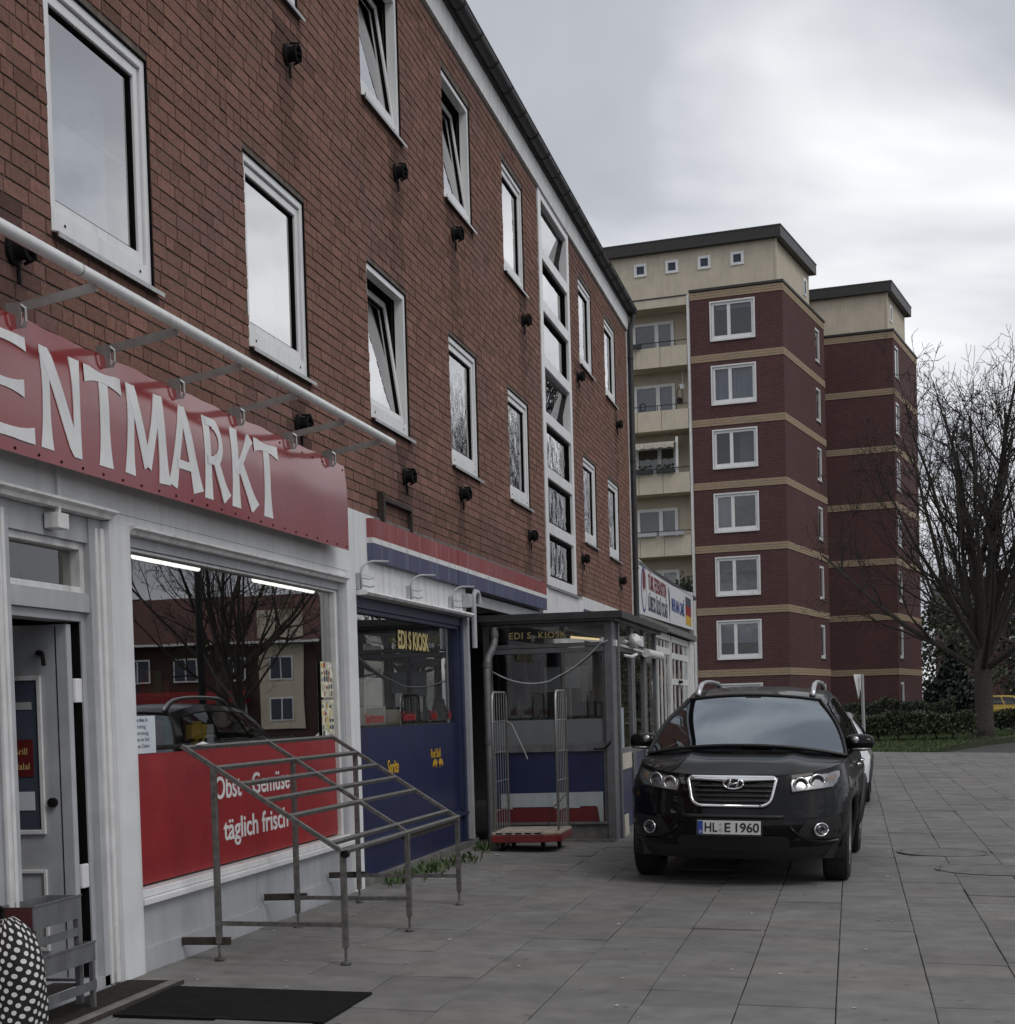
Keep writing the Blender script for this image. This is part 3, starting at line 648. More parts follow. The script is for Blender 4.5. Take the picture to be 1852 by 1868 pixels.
B('raised_panel', 'upvc_old', leaf, (-.625,-.60,8.244,8.2615,.85,1.70), (-.265,-.24,8.244,8.2615,.85,1.70), (-.60,-.265,8.244,8.2615,1.675,1.70), (-.60,-.265,8.244,8.2615,.85,.875),
  (-.625,-.605,8.246,8.2615,.22,.66), (-.265,-.245,8.246,8.2615,.22,.66), (-.605,-.265,8.246,8.2615,.64,.66), (-.605,-.265,8.246,8.2615,.22,.24), bevel=.004)
B('pane', ink, leaf, (-.60,-.265,8.256,8.2605,.875,1.675))
B('sticker', pm('dark_red_sticker', (.12,.012,.014), .5, .1), leaf, (-.58,-.30,8.252,8.2555,1.16,1.36)); B('slot_shade', 'gasket', dr, (-.19,-.072,8.384,8.391,.06,1.984)); B('sticker', paper, leaf, (-.58,-.30,8.252,8.2555,.98,1.08)); B('sticker', 'panelgrey', leaf, (-.42,-.30,8.252,8.2555,1.52,1.56))  # black strip in the slot beside the jamb stands in for its shade
text('sticker_text', 'Grill', 'yellow', leaf, .05, (-.42,8.2515,1.28), (1,0,0), (0,0,1), .001); text('sticker_text', 'Halal', 'yellow', leaf, .05, (-.42,8.2515,1.20), (1,0,0), (0,0,1), .001)
B('edge_strip', 'gasket', leaf, (-.152,-.147,8.2590,8.2616,.08,1.96))
mb = MB(); mb.tube((-.235,8.262,1.82),(-.235,8.225,1.82),.014); mb.path([(-.235,8.22,1.82),(-.205,8.215,1.815),(-.198,8.215,1.75)], .012, 6); build('handle', mb, 'black', leaf)
mb = MB(); mb.tube((-.195,8.262,1.02),(-.195,8.235,1.02),.026,n=10); build('lock', mb, 'black', leaf)
[B('hinge', 'upvc', dr, (-.092,-.067,8.318,8.39,z,z+.13), bevel=.006) for z in (.55, 1.55)]
mb = MB(); mb.box(-.02,.06,7.93,8.05,2.44,2.52); mb.bar((.03,7.99,2.52),(.03,7.99,2.78),.025,.025,up=(1,0,0)); build('conduit_box', mb, 'upvc_old', bld, bevel=.004)
mb = MB(); mb.path([(-.3,7.62,2.40),(-.3,7.75,2.33),(-.3,8.0,2.28),(-.3,8.25,2.31),(-.3,8.38,2.37)], .011, 6); build('cable', mb, 'gasket', bld)
# red panel window left of the door
B('shop_window', 'greypaint', bld, (-.15,-.03,7.30,7.398,0,2.546), (-.15,-.03,Y0,7.30,2.45,2.546)); B('red_panel', 'red', bld, (-.09,-.07,Y0,7.30,.45,1.25)); B('pane', 'shopglass', bld, (-.10,-.092,Y0,7.30,1.26,2.44)); B('base_panel', 'panelgrey', bld, (-.12,-.02,Y0,7.30,-.02,.44))
B('green_poster', pm('green_print', (.05,.32,.08), .6, .3, 9, 0), bld, (-.09,-.084,7.10,7.27,1.27,1.45))

# ================================================================== MARKET SIGN
sg = thing('market_sign', 'wide glossy red sign board with white capital letters ENTMARKT above the shop', 'sign', (.1, 10, 2.72))
rows = []; ny = 120
def sign_x(y, v):          # thin sheet, slightly buckled, leaning back at its top edge
    k = max(0, (v-.55)/.45)
    return .155 + 0.004*math.sin(y*2.1)*math.sin(v*2.4+.6) - .022*k**1.6 + (.0035*k*math.sin(y*5.6+.7*math.sin(y*2.3)))
for j in range(15):
    v = j/14; rows.append([(sign_x(6.2+6.46*i/ny, v), 6.2+6.46*i/ny, 2.725+.665*v + (.005*math.sin(i*.31)+.003*math.sin(i*.83) if j == 14 else 0)) for i in range(ny+1)])
back = [[(x-.006, y, z) for (x, y, z) in r] for r in rows]
mb = MB(); mb.grid(rows); mb.grid(back, flip=True)
for r1, r2_ in ((rows[0], back[0]), (rows[-1], back[-1])): mb.grid([r1, r2_])
mb.grid([[r[0] for r in rows], [r[0] for r in back]]); mb.grid([[r[-1] for r in rows], [r[-1] for r in back]])
build('panel', mb, 'signred', sg, smooth=True, auto=40)
B('batten', 'alu', sg, (.022,.10,6.4,12.5,2.78,2.82), (.022,.07,6.4,12.5,3.06,3.10))
def flare(p, q, w0, w1, wm, steps=7):
    """one flared stroke from p to q in letter space; widths at ends w0,w1, waist wm (horizontal or normal width)"""
    p, q = Vector(p), Vector(q); d = (q-p).normalized(); n = Vector((d.y, -d.x)); L, Rr = [], []
    for i in range(steps+1):
        t = i/steps; e = abs(2*t-1)**2.2; w = wm + ((w0 if t < .5 else w1)-wm)*e
        c = p.lerp(q, t); L.append(c+n*w/2); Rr.append(c-n*w/2)
    return L, Rr
def arc_stroke(c, rx, ry, a0, a1, w, steps=14):
    L, Rr = [], []
    for i in range(steps+1):
        a = R(a0+(a1-a0)*i/steps); L.append(Vector((c[0]+(rx+w/2)*math.cos(a), c[1]+(ry+w/2)*math.sin(a)))); Rr.append(Vector((c[0]+(rx-w/2)*math.cos(a), c[1]+(ry-w/2)*math.sin(a))))
    return L, Rr
w_ = .175
GLY = {
 'E': [flare((.2,0),(.2,1),.36,.30,w_*1.5), flare((.1,.945),(.88,.95),.11,.17,.095), flare((.1,.50),(.80,.50),.09,.17,.085), flare((.1,.055),(.95,.06),.11,.20,.10)],
 'N': [flare((.12,0),(.14,1),.30,.20,w_), flare((.13,1),(.86,0),.26,.22,w_*1.25), flare((.87,0),(.87,1),.18,.26,w_*.95)],
 'T': [flare((.5,0),(.5,.96),.36,.24,w_*1.35), flare((.02,.925),(.98,.925),.22,.22,.10)],
 'M': [flare((.08,0),(.17,1),.24,.18,w_*.85), flare((.17,1),(.50,.14),.22,.18,w_), flare((.83,1),(.50,.14),.20,.16,w_*.85), flare((.91,0),(.83,1),.28,.2,w_*1.05)],
 'A': [flare((.10,0),(.46,1),.26,.16,w_), flare((.88,0),(.46,1),.34,.16,w_*1.25), flare((.25,.30),(.75,.30),.11,.11,.10)],
 'R': [flare((.18,0),(.18,1),.32,.26,w_*1.35), arc_stroke((.40,.715),.30,.235,90,-90,.15), flare((.15,.945),(.42,.95),.10,.12,.10), flare((.15,.475),(.42,.48),.10,.12,.10), flare((.44,.50),(.90,0),.17,.36,.21)],
 'K': [flare((.17,0),(.17,1),.32,.26,w_*1.35), flare((.22,.45),(.80,1),.13,.24,.13), flare((.34,.56),(.90,0),.18,.36,.21)],
}
SIGNL = [('E',6.95,7.545),('N',7.60,8.045),('T',8.085,8.555),('M',8.575,9.125),('A',9.15,9.64),('R',9.675,10.10),('K',10.14,10.63),('T',10.58,11.085)]
for (ch, ya, yb) in SIGNL:
    mb = MB()
    for si, (L, Rr) in enumerate(GLY[ch]):
        def pt(p, d):
            y = ya+p.x*(yb-ya); v = .10+.76*min(1, max(0, p.y)); return (sign_x(y, v)+d, y, 2.725+.665*v)
        rws = [[pt(p, .0035+.0012*si) for p in L], [pt(p, .0035+.0012*si) for p in Rr]]
        rb_ = [[pt(p, .001) for p in L], [pt(p, .001) for p in Rr]]
        mb.grid(rws); mb.grid([rws[0], rb_[0]]); mb.grid([rws[1], rb_[1]])
    build('letter', mb, 'white', sg, fixn=False)
for k in range(26):
    y = 6.6+k*.24; mb = MB()
    for v in ((.035, .93) if y > 11 else (.035,)): mb.lathe([(0,.004),(.008,.004),(.008,0)], 'x', (sign_x(y,v), y, 2.725+.665*v), 6)
    build('bolt', mb, 'gasket', sg)
# ---- awning frame: front tube on flat arms
aw = thing('awning_frame', 'bare awning frame of one long white tube on six flat steel arms', 'awning frame', (.3, 10, 3.4))
mb = MB(); mb.path([(.545,6.0,3.535),(.545,12.62,3.535)], .031, 14); tb = build('front_tube', mb, 'pipewhite', aw, smooth=True, auto=40)
for y in (7.25, 9.9): 
    mb = MB(); mb.lathe([(.0315,-.004),(.0325,-.004),(.0325,.004),(.0315,.004)], 'y', (.545,y,3.535), 14); build('tube_joint', mb, 'alu', tb)
for y in (6.5, 7.443, 8.42, 9.37, 10.36, 11.40, 12.31):
    mb = MB(); mb.bar((.10,y,3.425),(.54,y,3.50),.008,.045); a_ = build('arm', mb, 'alu', aw)
    mb = MB(); mb.box(.085,.165,y-.028,y-.020,3.33,3.45); mb.path([(.16,y-.02,3.44),(.185,y-.02,3.42),(.185,y-.02,3.36),(.17,y-.02,3.33)], .008, 5); mb.box(-.005,.10,y-.012,y+.012,3.40,3.425); build('bracket', mb, 'alu', aw)
# ================================================================== KIOSK: street window in the facade
cream = pm('cream_board', (0.52, 0.48, 0.40), 0.7, 0.1, 6, 0.05)
B('kiosk_fascia', 'upvc_old', bld, (-.15,.018,13.27,15.24,2.46,3.116), (-.15,.018,15.245,17.30,2.46,3.116), (-.15,-.02,17.31,21.84,2.73,3.116))
B('lintel', 'greypaint', bld, (-.15,-.01,17.45,19.55,2.58,2.70)); B('lintel', 'greypaint', bld, (-.15,-.01,19.56,21.80,2.58,2.70))
B('stair_apron', 'upvc', bld, (-.15,.020,21.845,25.25,2.30,3.05)); B('kiosk_fascia', 'upvc_old', bld, (-.15,.015,25.26,Y1-.11,2.45,3.116))
B('blue_strip', 'faded_blue', bld, (.0155,.03,25.3,Y1-.12,2.70,2.93))
mb = MB(); mb.poly([(-.1,13.27,2.46),(.11,13.27,2.46),(.125,13.27,2.44),(.11,13.27,2.42),(-.1,13.27,2.42)], (0, 3.98, 0)); build('head_moulding', mb, 'upvc_old', bld)
kw = B('kiosk_window', 'blueframe', bld, (-.16,-.01,13.27,13.36,.0,2.418), (-.16,-.01,17.16,17.25,0,2.418), (-.16,-.02,13.36,17.16,2.33,2.418), (-.16,-.05,13.36,17.16,.36,.40))
B('inner_frame', 'blueframe', kw, (-.12,-.04,13.36,13.40,.40,2.33), (-.12,-.04,17.12,17.16,.40,2.33), (-.12,-.04,13.40,17.12,2.29,2.33), bevel=.004)
B('pane', 'kioskglass', kw, (-.095,-.085,13.40,17.12,.40,2.29))
B('blue_film', 'blue', kw, (-.080,-.074,13.402,17.118,.402,1.315)); B('blue_base', 'blue', kw, (-.15,-.045,13.36,17.16,.06,.358)); B('ledge', 'blueframe', kw, (-.1,.0,13.3,17.3,.345,.375)); B('skirting', 'concrete', kw, (-.15,.02,13.30,17.6,-.05,.06))
text('lettering', "EDI S KIOSK", 'yellow', kw, .235, (-.072,14.88,2.035), xd, ud, .002, fit=1.13, bold=.022)
for s_, yy, cm, sz, zz, sxx in (('Spirituosen',13.75,'red',.125,1.36,1.0),('Getr\u00e4nke',14.95,'red',.125,1.365,1.0),('Tabak',16.0,'red',.125,1.365,.9),('Eis',16.75,'red',.125,1.365,.9)):
    text('lettering', s_, cm, kw, sz, (-.072,yy,zz), xd, ud, .002, sx=sxx, bold=.012)
text('lettering', 'Sprite', 'orange', kw, .17, (-.068,14.36,.90), xd, (0,-.0,1), .002, sx=.95, bold=.02, shear=.25)
text('lettering', 'Red Bull', 'orange', kw, .125, (-.068,15.95,.985), xd, ud, .002, sx=.95, bold=.01)
for s_ in (-1, 1):        # two small facing bull marks
    mb = MB(); y_ = 16.22
    P_ = [(0,.05),(.05,.085),(.10,.09),(.16,.075),(.20,.02),(.17,.03),(.15,.0),(.12,.035),(.07,.03),(.05,-.01),(.03,.03)]
    mb.poly([(-.068, y_+s_*(.02+p), .88+q) for p, q in P_], (.002,0,0)); build('bull_mark', mb, 'orange', kw)
# stock behind that window
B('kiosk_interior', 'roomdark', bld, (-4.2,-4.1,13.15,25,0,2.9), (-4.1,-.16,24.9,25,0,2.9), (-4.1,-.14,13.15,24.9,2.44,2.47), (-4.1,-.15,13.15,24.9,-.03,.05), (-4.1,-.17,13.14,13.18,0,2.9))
B('counter', 'roomdark', bld, (-.62,-.2,13.3,17.1,1.0,1.33))
for i, (ya, yb, za, zb, cm) in enumerate(((13.5,14.05,1.332,1.50,'white'),(14.06,14.85,1.332,1.50,'white'),(13.45,13.85,1.502,1.78,cream),(13.9,14.25,1.502,1.74,'white'),(14.28,14.75,1.502,1.76,'white'),(14.9,15.35,1.332,1.47,cream))):
    t_ = thing('carton', ['wide white carton low behind the kiosk window, left corner','wide white carton low behind the kiosk window, beside the left one','brown carton stacked at the left edge of the kiosk window','pale wrapped carton stacked second from left in the kiosk window','pale wrapped carton stacked above the word Getränke','flat cream carton on the kiosk window counter, right of the white ones'][i], 'box', (-.3,ya,za), 0, 'cartons in the kiosk window')
    B('carton_body', cm, t_, (-.50,-.20,ya,yb,za,zb), bevel=.008); B('tape', cream, t_, (-.38,-.32,ya+.01,yb-.01,zb+.0005,zb+.0025))
# ---- red white blue board
rs = thing('striped_sign_board', 'long board striped red, white and blue above the kiosk window, streaked with dirt', 'sign', (.05,17.5,2.73))
for (ya, yb) in ((13.63, 16.74), (16.745, 21.80)):
    dx = 0 if ya < 15 else .004
    B('red_stripe', 'faded_red', rs, (.022,.075+dx,ya,yb,2.925,3.085)); B('white_stripe', 'upvc_old', rs, (.022,.077+dx,ya,yb,2.878,2.924)); B('blue_stripe', 'faded_blue', rs, (.022,.075+dx,ya,yb,2.73,2.877))
B('backing', 'concrete', rs, (.019,.0215,13.60,21.8,3.02,3.13))
# ---- rusty bracket left on the wall
rbk = thing('rusty_bracket', 'rusted empty sign bracket on the brickwork above the striped board', 'bracket', (.02,14.6,3.1))
B('upright', 'rust', rbk, (.005,.06,14.06,14.12,3.09,3.36)); B('crossbar', 'rust', rbk, (.006,.05,14.12,15.06,3.29,3.325)); B('drop_bar', 'rust', rbk, (.005,.045,15.06,15.10,3.09,3.325))
# ---- swan-neck lamp arms
for i, y in enumerate((13.30, 14.90, 16.53)):
    l = thing('lamp_arm', ['empty white swan-neck lamp arm left of the three over the kiosk window','empty white swan-neck lamp arm in the middle over the kiosk window','empty white swan-neck lamp arm over the kiosk window, next to the white pipe'][i], 'lamp arm', (.02,y,2.5), 0, 'swan-neck lamp arms over the kiosk window')
    mb = MB(); pts = [(.06,y,2.47),(.06,y,2.60)] + [(.06+.09*(1-math.cos(a)), y+.11*(1-math.cos(a))*.9, 2.60+.10*math.sin(a)) for a in [math.pi/2*k/7 for k in range(1,8)]] + [(.24,y+.20,2.70)]
    mb.path(pts, .010, 7); build('neck', mb, 'greypaint', l, smooth=True)
    mb = MB(); mb.box(.018,.05,y-.03,y+.03,2.465,2.60); build('wall_plate', mb, 'greypaint', l, bevel=.003); mb = MB(); mb.path([(.06,y,2.50),(.10,y+.10,2.49),(.12,y+.16,2.50)], .009, 5); mb.path([(.06,y,2.56),(.10,y+.10,2.555),(.12,y+.16,2.565)], .006, 5); build('prong', mb, 'greypaint', l)
# ---- pipes between window and annexe
pp = thing('white_pipe', 'white pipe with elbow and box at the corner between kiosk window and glass annexe', 'pipe', (.08,17.35,0))
mb = MB(); mb.path([(.09,17.35,2.1),(.09,17.35,2.60),(.09,17.36,2.66),(.09,17.42,2.70),(.09,17.55,2.70),(.09,17.60,2.66),(.09,17.61,2.58)], .028, 10); build('tube', mb, 'greypaint', pp, smooth=True, auto=50)
B('junction_box', 'greypaint', pp, (.02,.10,17.12,17.26,2.52,2.66), bevel=.008); B('cover_strip', 'greypaint', pp, (-.02,.035,17.26,17.36,.08,2.44))
dpi = thing('grey_downpipe', 'grey downpipe with an offset bend at the left corner of the glass annexe', 'downpipe', (.1,17.7,0))
mb = MB(); mb.path([(.16,18.02,2.34),(.16,18.02,2.20),(.155,17.98,2.13),(.13,17.78,1.99),(.125,17.74,1.92),(.125,17.74,-.01)], .043, 10); build('tube', mb, 'kalu', dpi, smooth=True, auto=50)
for z in (2.27, 1.93, 1.1):
    mb = MB(); c_ = (.16,18.02,z) if z > 2 else (.125,17.74,z); mb.lathe([(.043,-.03),(.05,-.03),(.05,.03),(.043,.03)], 'z', c_, 12); build('collar', mb, 'kalu', dpi, smooth=True, auto=40)

# ================================================================== KIOSK: glazed annexe in front of the facade
kx, ky, ke = 1.44, 18.17, 22.4
kk = thing('kiosk_annexe', 'grey aluminium glazed kiosk annexe with flat dark roof and blue lower panels', 'kiosk', (.7, 20, 0))
B('roof', 'roof', kk, (-.03,1.56,17.98,22.55,2.425,2.475)); B('roof_edge', 'zinc', kk, (.0,1.575,17.955,17.979,2.40,2.47), (1.561,1.585,17.98,22.56,2.40,2.47)); B('soffit', 'kalu', kk, (.0,1.50,18.04,22.5,2.375,2.424))
def kf(name, *bx, mat='kalu', bev=.004): return B(name, mat, kk, *bx, bevel=bev)
kf('post', (.0,.065,ky-.02,ky+.05,-.02,2.374)); kf('post', (1.355,1.445,ky-.03,ky+.06,-.06,2.374)); kf('post', (1.385,1.46,ky+.40,ky+.49,-.06,2.374)); kf('corner_panel', (1.39,1.43,ky+.062,ky+.398,-.05,2.373))
kf('rail', (.065,1.355,ky-.015,ky+.045,2.105,2.150)); kf('rail', (.065,1.355,ky-.022,ky+.045,2.045,2.10)); kf('rail', (.065,1.355,ky-.02,ky+.045,.955,1.04)); kf('sill', (.065,1.355,ky-.035,ky+.045,.150,.178)); kf('top_rail', (.065,1.355,ky-.012,ky+.045,2.335,2.374))
kf('glazing_bar', (.065,.10,ky-.008,ky+.03,.178,.955)); kf('glazing_bar', (1.32,1.355,ky-.008,ky+.03,.178,.955)); kf('glazing_bar', (.065,.095,ky-.008,ky+.03,1.04,2.045)); kf('glazing_bar', (1.325,1.355,ky-.008,ky+.03,1.04,2.045))
B('plinth', 'concrete', kk, (.03,1.354,ky-.01,ky+.05,-.07,.149)); B('step', 'concrete', kk, (.75,1.44,ky-.10,ky-.012,-.07,-.012))
B('upper_pane', 'kioskglass', kk, (.066,1.354,ky+.010,ky+.018,2.151,2.334)); B('main_pane', 'kioskglass', kk, (.096,1.324,ky+.010,ky+.018,1.041,2.044))
B('frosted_film', 'frost', kk, (.098,1.322,ky+.004,ky+.009,1.042,1.312))
lp = B('blue_panel', 'blue', kk, (.101,1.319,ky+.006,ky+.02,.345,.954)); B('red_panel', pm('dark_red_print', (.13,.012,.014), .5, .15, 5, .03, streak=.3), kk, (.101,1.319,ky+.006,ky+.02,.179,.344))
mb = MB(); mb.poly([(.15,ky+.0045,.500),(1.30,ky+.0045,.508),(1.30,ky+.0045,.18),(1.26,ky+.0045,.18),(1.235,ky+.0045,.34),(1.21,ky+.0045,.352),(1.04,ky+.0045,.352),(1.04,ky+.0045,.332),(.74,ky+.0045,.332),(.74,ky+.0045,.348),(.28,ky+.0045,.348),(.28,ky+.0045,.328),(.18,ky+.0045,.328),(.18,ky+.0045,.345),(.15,ky+.0045,.345)], (0,-.003,0)); build('white_print', mb, pm('white_print', (.42,.46,.47), .5, .1, 5, 0, streak=.3), kk)
kx_d, ku_d = (1,0,0), (0,0,1)
text('lettering', 'EDI S  KIOSK', 'yellow', kk, .10, (.297,ky+.003,2.212), kx_d, ku_d, .002, fit=.64, bold=.018, gap=1.15)
mb = MB(); mb.path([(.10,ky-.03,1.86)]+[(.10+1.30*t, ky-.04, 1.86-.60*t*(1-t)*1.9+(.36*t if t > .55 else .36*t*.9) - (.0 if t > .0 else 0)) for t in [k/16 for k in range(1,16)]]+[(1.40,ky-.04,2.16)], .009, 5); build('hanging_cable', mb, 'panelgrey', kk, smooth=True)
mb = MB(); mb.path([(1.22,ky-.035,.985),(1.24,ky-.06,.975),(1.34,ky-.06,.985),(1.40,ky-.045,1.04),(1.40,ky-.035,1.06)], .010, 6); build('hook', mb, 'black', kk)
# long side towards the street
sx_ = 1.42
for i, (ya, yb) in enumerate(((18.66,18.74),(19.80,19.90),(19.95,20.03),(21.0,21.08),(21.12,21.20),(22.28,22.40))): kf('post', (sx_-.03,sx_+.022,ya,yb,-.06,2.374))
for (ya, yb) in ((18.74,19.80),(20.03,21.0),(21.20,22.28)):
    kf('rail', (sx_-.03,sx_+.018,ya,yb,2.06,2.15)); B('upper_pane', 'kioskglass', kk, (sx_-.01,sx_-.002,ya,yb,2.151,2.373)); B('main_pane', 'kioskglass', kk, (sx_-.01,sx_-.002,ya,yb,.96,2.059)); kf('rail', (sx_-.03,sx_+.018,ya,yb,.88,.958)); B('side_panel', 'blue', kk, (sx_-.02,sx_-.002,ya,yb,.03,.878)); kf('rail', (sx_-.03,sx_+.016,ya,yb,-.06,.028))
B('pale_strip', pm('pale_blue_board', (.30,.36,.38), .7, .1), kk, (sx_+.003,sx_+.016,18.76,19.02,.96,1.42)); B('cream_board', cream, kk, (sx_+.019,sx_+.03,18.76,19.55,.72,.90)); B('cream_board', cream, kk, (sx_+.0195,sx_+.03,18.80,19.15,-.04,.20))
mb = MB(); mb.tube((1.50,20.75,2.09),(1.50,22.35,2.09),.055,n=12); build('awning_roller', mb, 'upvc_old', kk, smooth=True, auto=40)
mb = MB(); mb.path([(1.45,19.05,2.02),(1.53,19.1,2.0),(1.58,19.2,2.03)], .018, 6); build('camera_bracket', mb, 'upvc_old', kk)
mb = MB(); mb.box(1.46,1.60,19.45,19.72,2.13,2.25); mb.tube((1.46,19.0,2.18),(1.46,19.45,2.18),.018,n=6); mb.lathe([(.02,-.05),(.09,.05),(.085,.055),(.015,-.03)], 'y', (1.53,19.30,2.19), 10); build('flood_light', mb, 'upvc_old', kk)
B('wall_box', 'upvc_old', kk, (1.40,1.475,18.26,18.36,2.10,2.17), bevel=.004); mb = MB(); mb.tube((1.47,18.7,2.12),(1.47,20.7,2.10),.014,n=6); build('conduit', mb, 'upvc_old', kk)
# inside the annexe
kl = thing('kiosk_tube_light', 'short yellowish strip light lit inside the glass annexe', 'lamp', (.95,19.2,2.3))
mb = MB(); mb.bar((.86,19.0,2.27),(1.04,19.9,2.27),.06,.03); build('housing', mb, cream, kl); mb = MB(); mb.tube((.86,18.98,2.245),(1.04,19.88,2.245),.014,n=8); build('tube', mb, emit('warm_tube', (1,.80,.45), 1.0), kl)
B('inner_notice', paper, kk, (.60,.78,18.62,18.625,1.62,1.90)); B('inner_notice', paper, kk, (.84,1.02,18.60,18.605,1.66,1.90)); B('inner_notice', cream, kk, (1.03,1.10,18.58,18.585,1.42,1.90))
B('inner_shelf', 'roomdark', kk, (.15,1.30,19.2,19.25,.05,1.3), (.15,1.30,19.0,19.2,1.28,1.31), (.95,1.30,18.5,18.9,1.0,1.5))
r2 = random.Random(4)
for k in range(7):
    mb = MB(); x_ = .2+k*.11; mb.lathe([(0,0),(.035,0),(.035,.16),(.014,.22),(.014,.27),(0,.27)], 'z', (x_,19.1,1.311), 8); build('bottle', mb, pm('bottle_glass', (.06,.09,.05) if k % 2 else (.18,.17,.15), .2, .1), kk, smooth=True)
mb = MB()
for k in range(6): mb.box(.12+k*.19,.16+k*.19,18.9,18.93,1.0,2.1)
build('inner_rail', mb, 'kalu', kk)

# ================================================================== LOW HALL beyond the brick building
hall = thing('low_hall', 'low flat-roofed hall with white framed windows and double door, beyond the brick building', 'building', (-3,37,0))
h0, h1 = Y1+.03, 43.3
B('wall', 'concrete', hall, (-8,-.12,h0,h0+.2,0,4.1), (-8,-7.8,h0,h1,0,4.1), (-8,-.12,h1-.2,h1,0,4.1), (-.35,.02,h0,h1,3.02,4.08)); B('roof', 'roof', hall, (-8.1,.10,h0,h1+.1,4.082,4.17)); B('inner_dark', 'roomdark', hall, (-2.0,-1.9,h0+.2,h1-.2,0,3.0))
B('edge_slab', 'concrete', hall, (-.3,.10,h0,h1+.05,3.02,3.16), bevel=.01)
def wframe(nm, ya, yb, za, zb, bars, trans):
    w = B(nm, 'upvc_old', hall, (-.12,-.04,ya,ya+.14,za,zb), (-.12,-.04,yb-.14,yb,za,zb), (-.12,-.04,ya+.14,yb-.14,zb-.14,zb), (-.12,-.04,ya+.14,yb-.14,za,za+.16))
    for y in bars: B('mullion', 'upvc_old', w, (-.10,-.062,y-.04,y+.04,za+.16,zb-.14))
    for z in trans: B('transom', 'upvc_old', w, (-.11,-.055,ya+.14,yb-.14,z-.07,z+.07))
    B('pane', 'panew', w, (-.09,-.08,ya+.14,yb-.14,za+.16,zb-.14)); return w
wframe('window', 31.6, 34.8, 0, 3.0, (32.7,33.8), (2.35,))
wframe('window', 34.9, 38.2, 0, 3.0, (35.9,36.6,37.3), (2.62,))
wframe('double_door', 38.4, 42.4, 0, 3.0, (39.4,40.4,41.4), (1.95,2.55))
B('pier', 'upvc_old', hall, (-.3,.03,42.42,43.25,0,3.0)); B('door_closer', 'black', hall, (-.05,.0,40.0,40.5,1.92,1.99)); B('red_notice', 'red', hall, (-.06,-.05,36.0,37.2,.5,.8))
ss = thing('hall_sign_board', 'long white hall sign board with emblem, lettering and a black red gold flag', 'sign', (.1,37,3.15))
signw = pm('white_sign_sheet', (.72,.72,.73), .4, .04, 3, .03, 2, streak=.08)
rows = []
for v in (0, 1): rows.append([(.10, 31.5+11.05*i/20, (3.16+.006*i) if v == 0 else 4.20 - .13*math.sin(math.pi*i/20)**1 + .03*i/20) for i in range(21)])
mb = MB(); fr = rows; bk = [[(.03,y,z) for (x,y,z) in r] for r in rows]; mb.grid(fr); mb.grid(bk, flip=True); mb.grid([fr[0],bk[0]]); mb.grid([fr[1],bk[1]]); mb.grid([[fr[0][0],fr[1][0]],[bk[0][0],bk[1][0]]]); mb.grid([[fr[0][-1],fr[1][-1]],[bk[0][-1],bk[1][-1]]]); build('panel', mb, signw, ss)
B('top_trim', 'concrete', ss, (-.05,.028,31.5,42.5,4.10,4.19))
maroon = pm('maroon_print', (.16,.015,.02), .6, .1); navy = pm('navy_print', (.03,.06,.22), .6, .1); inkb = ink
text('lettering', 'T\u00dcRK FEDERASYON', maroon, ss, .42, (.106,33.0,3.72), xd, ud, .004, fit=3.25, bold=.02)
text('lettering', 'L\u00dcBECK \u00dcLK\u00dc OCA\u011eI', inkb, ss, .42, (.106,32.95,3.30), xd, ud, .004, fit=3.45, bold=.02)
text('lettering', 'MEVLANA CAM\u0130\u0130', navy, ss, .40, (.106,37.35,3.52), xd, ud, .004, fit=2.85, bold=.02)
mb = MB(); mb.poly([(.104,36.65,4.0),(.104,36.9,3.9),(.104,36.98,3.6),(.104,36.86,3.25),(.104,36.80,3.6)], (.004,0,0)); build('divider', mb, inkb, ss)
for za, zb, cm in ((3.80,4.02,inkb),(3.57,3.799,'red'),(3.345,3.569,'orange')): B('flag_stripe', cm, ss, (.103,.107,40.55,41.9,za,zb))
def oval(cy, cz, ry, rz, x, d, nm, cm):
    mb = MB(); mb.poly([(x,cy+ry*math.cos(2*math.pi*k/20),cz+rz*math.sin(2*math.pi*k/20)) for k in range(20)], (d,0,0)); return build(nm, mb, cm, ss)
oval(32.25,3.66,.40,.44,.1035,.002,'emblem',navy); oval(32.25,3.66,.33,.38,.106,.002,'emblem',signw); oval(32.25,3.80,.24,.26,.1085,.002,'emblem',maroon); oval(32.25,3.55,.16,.13,.111,.002,'emblem',signw)
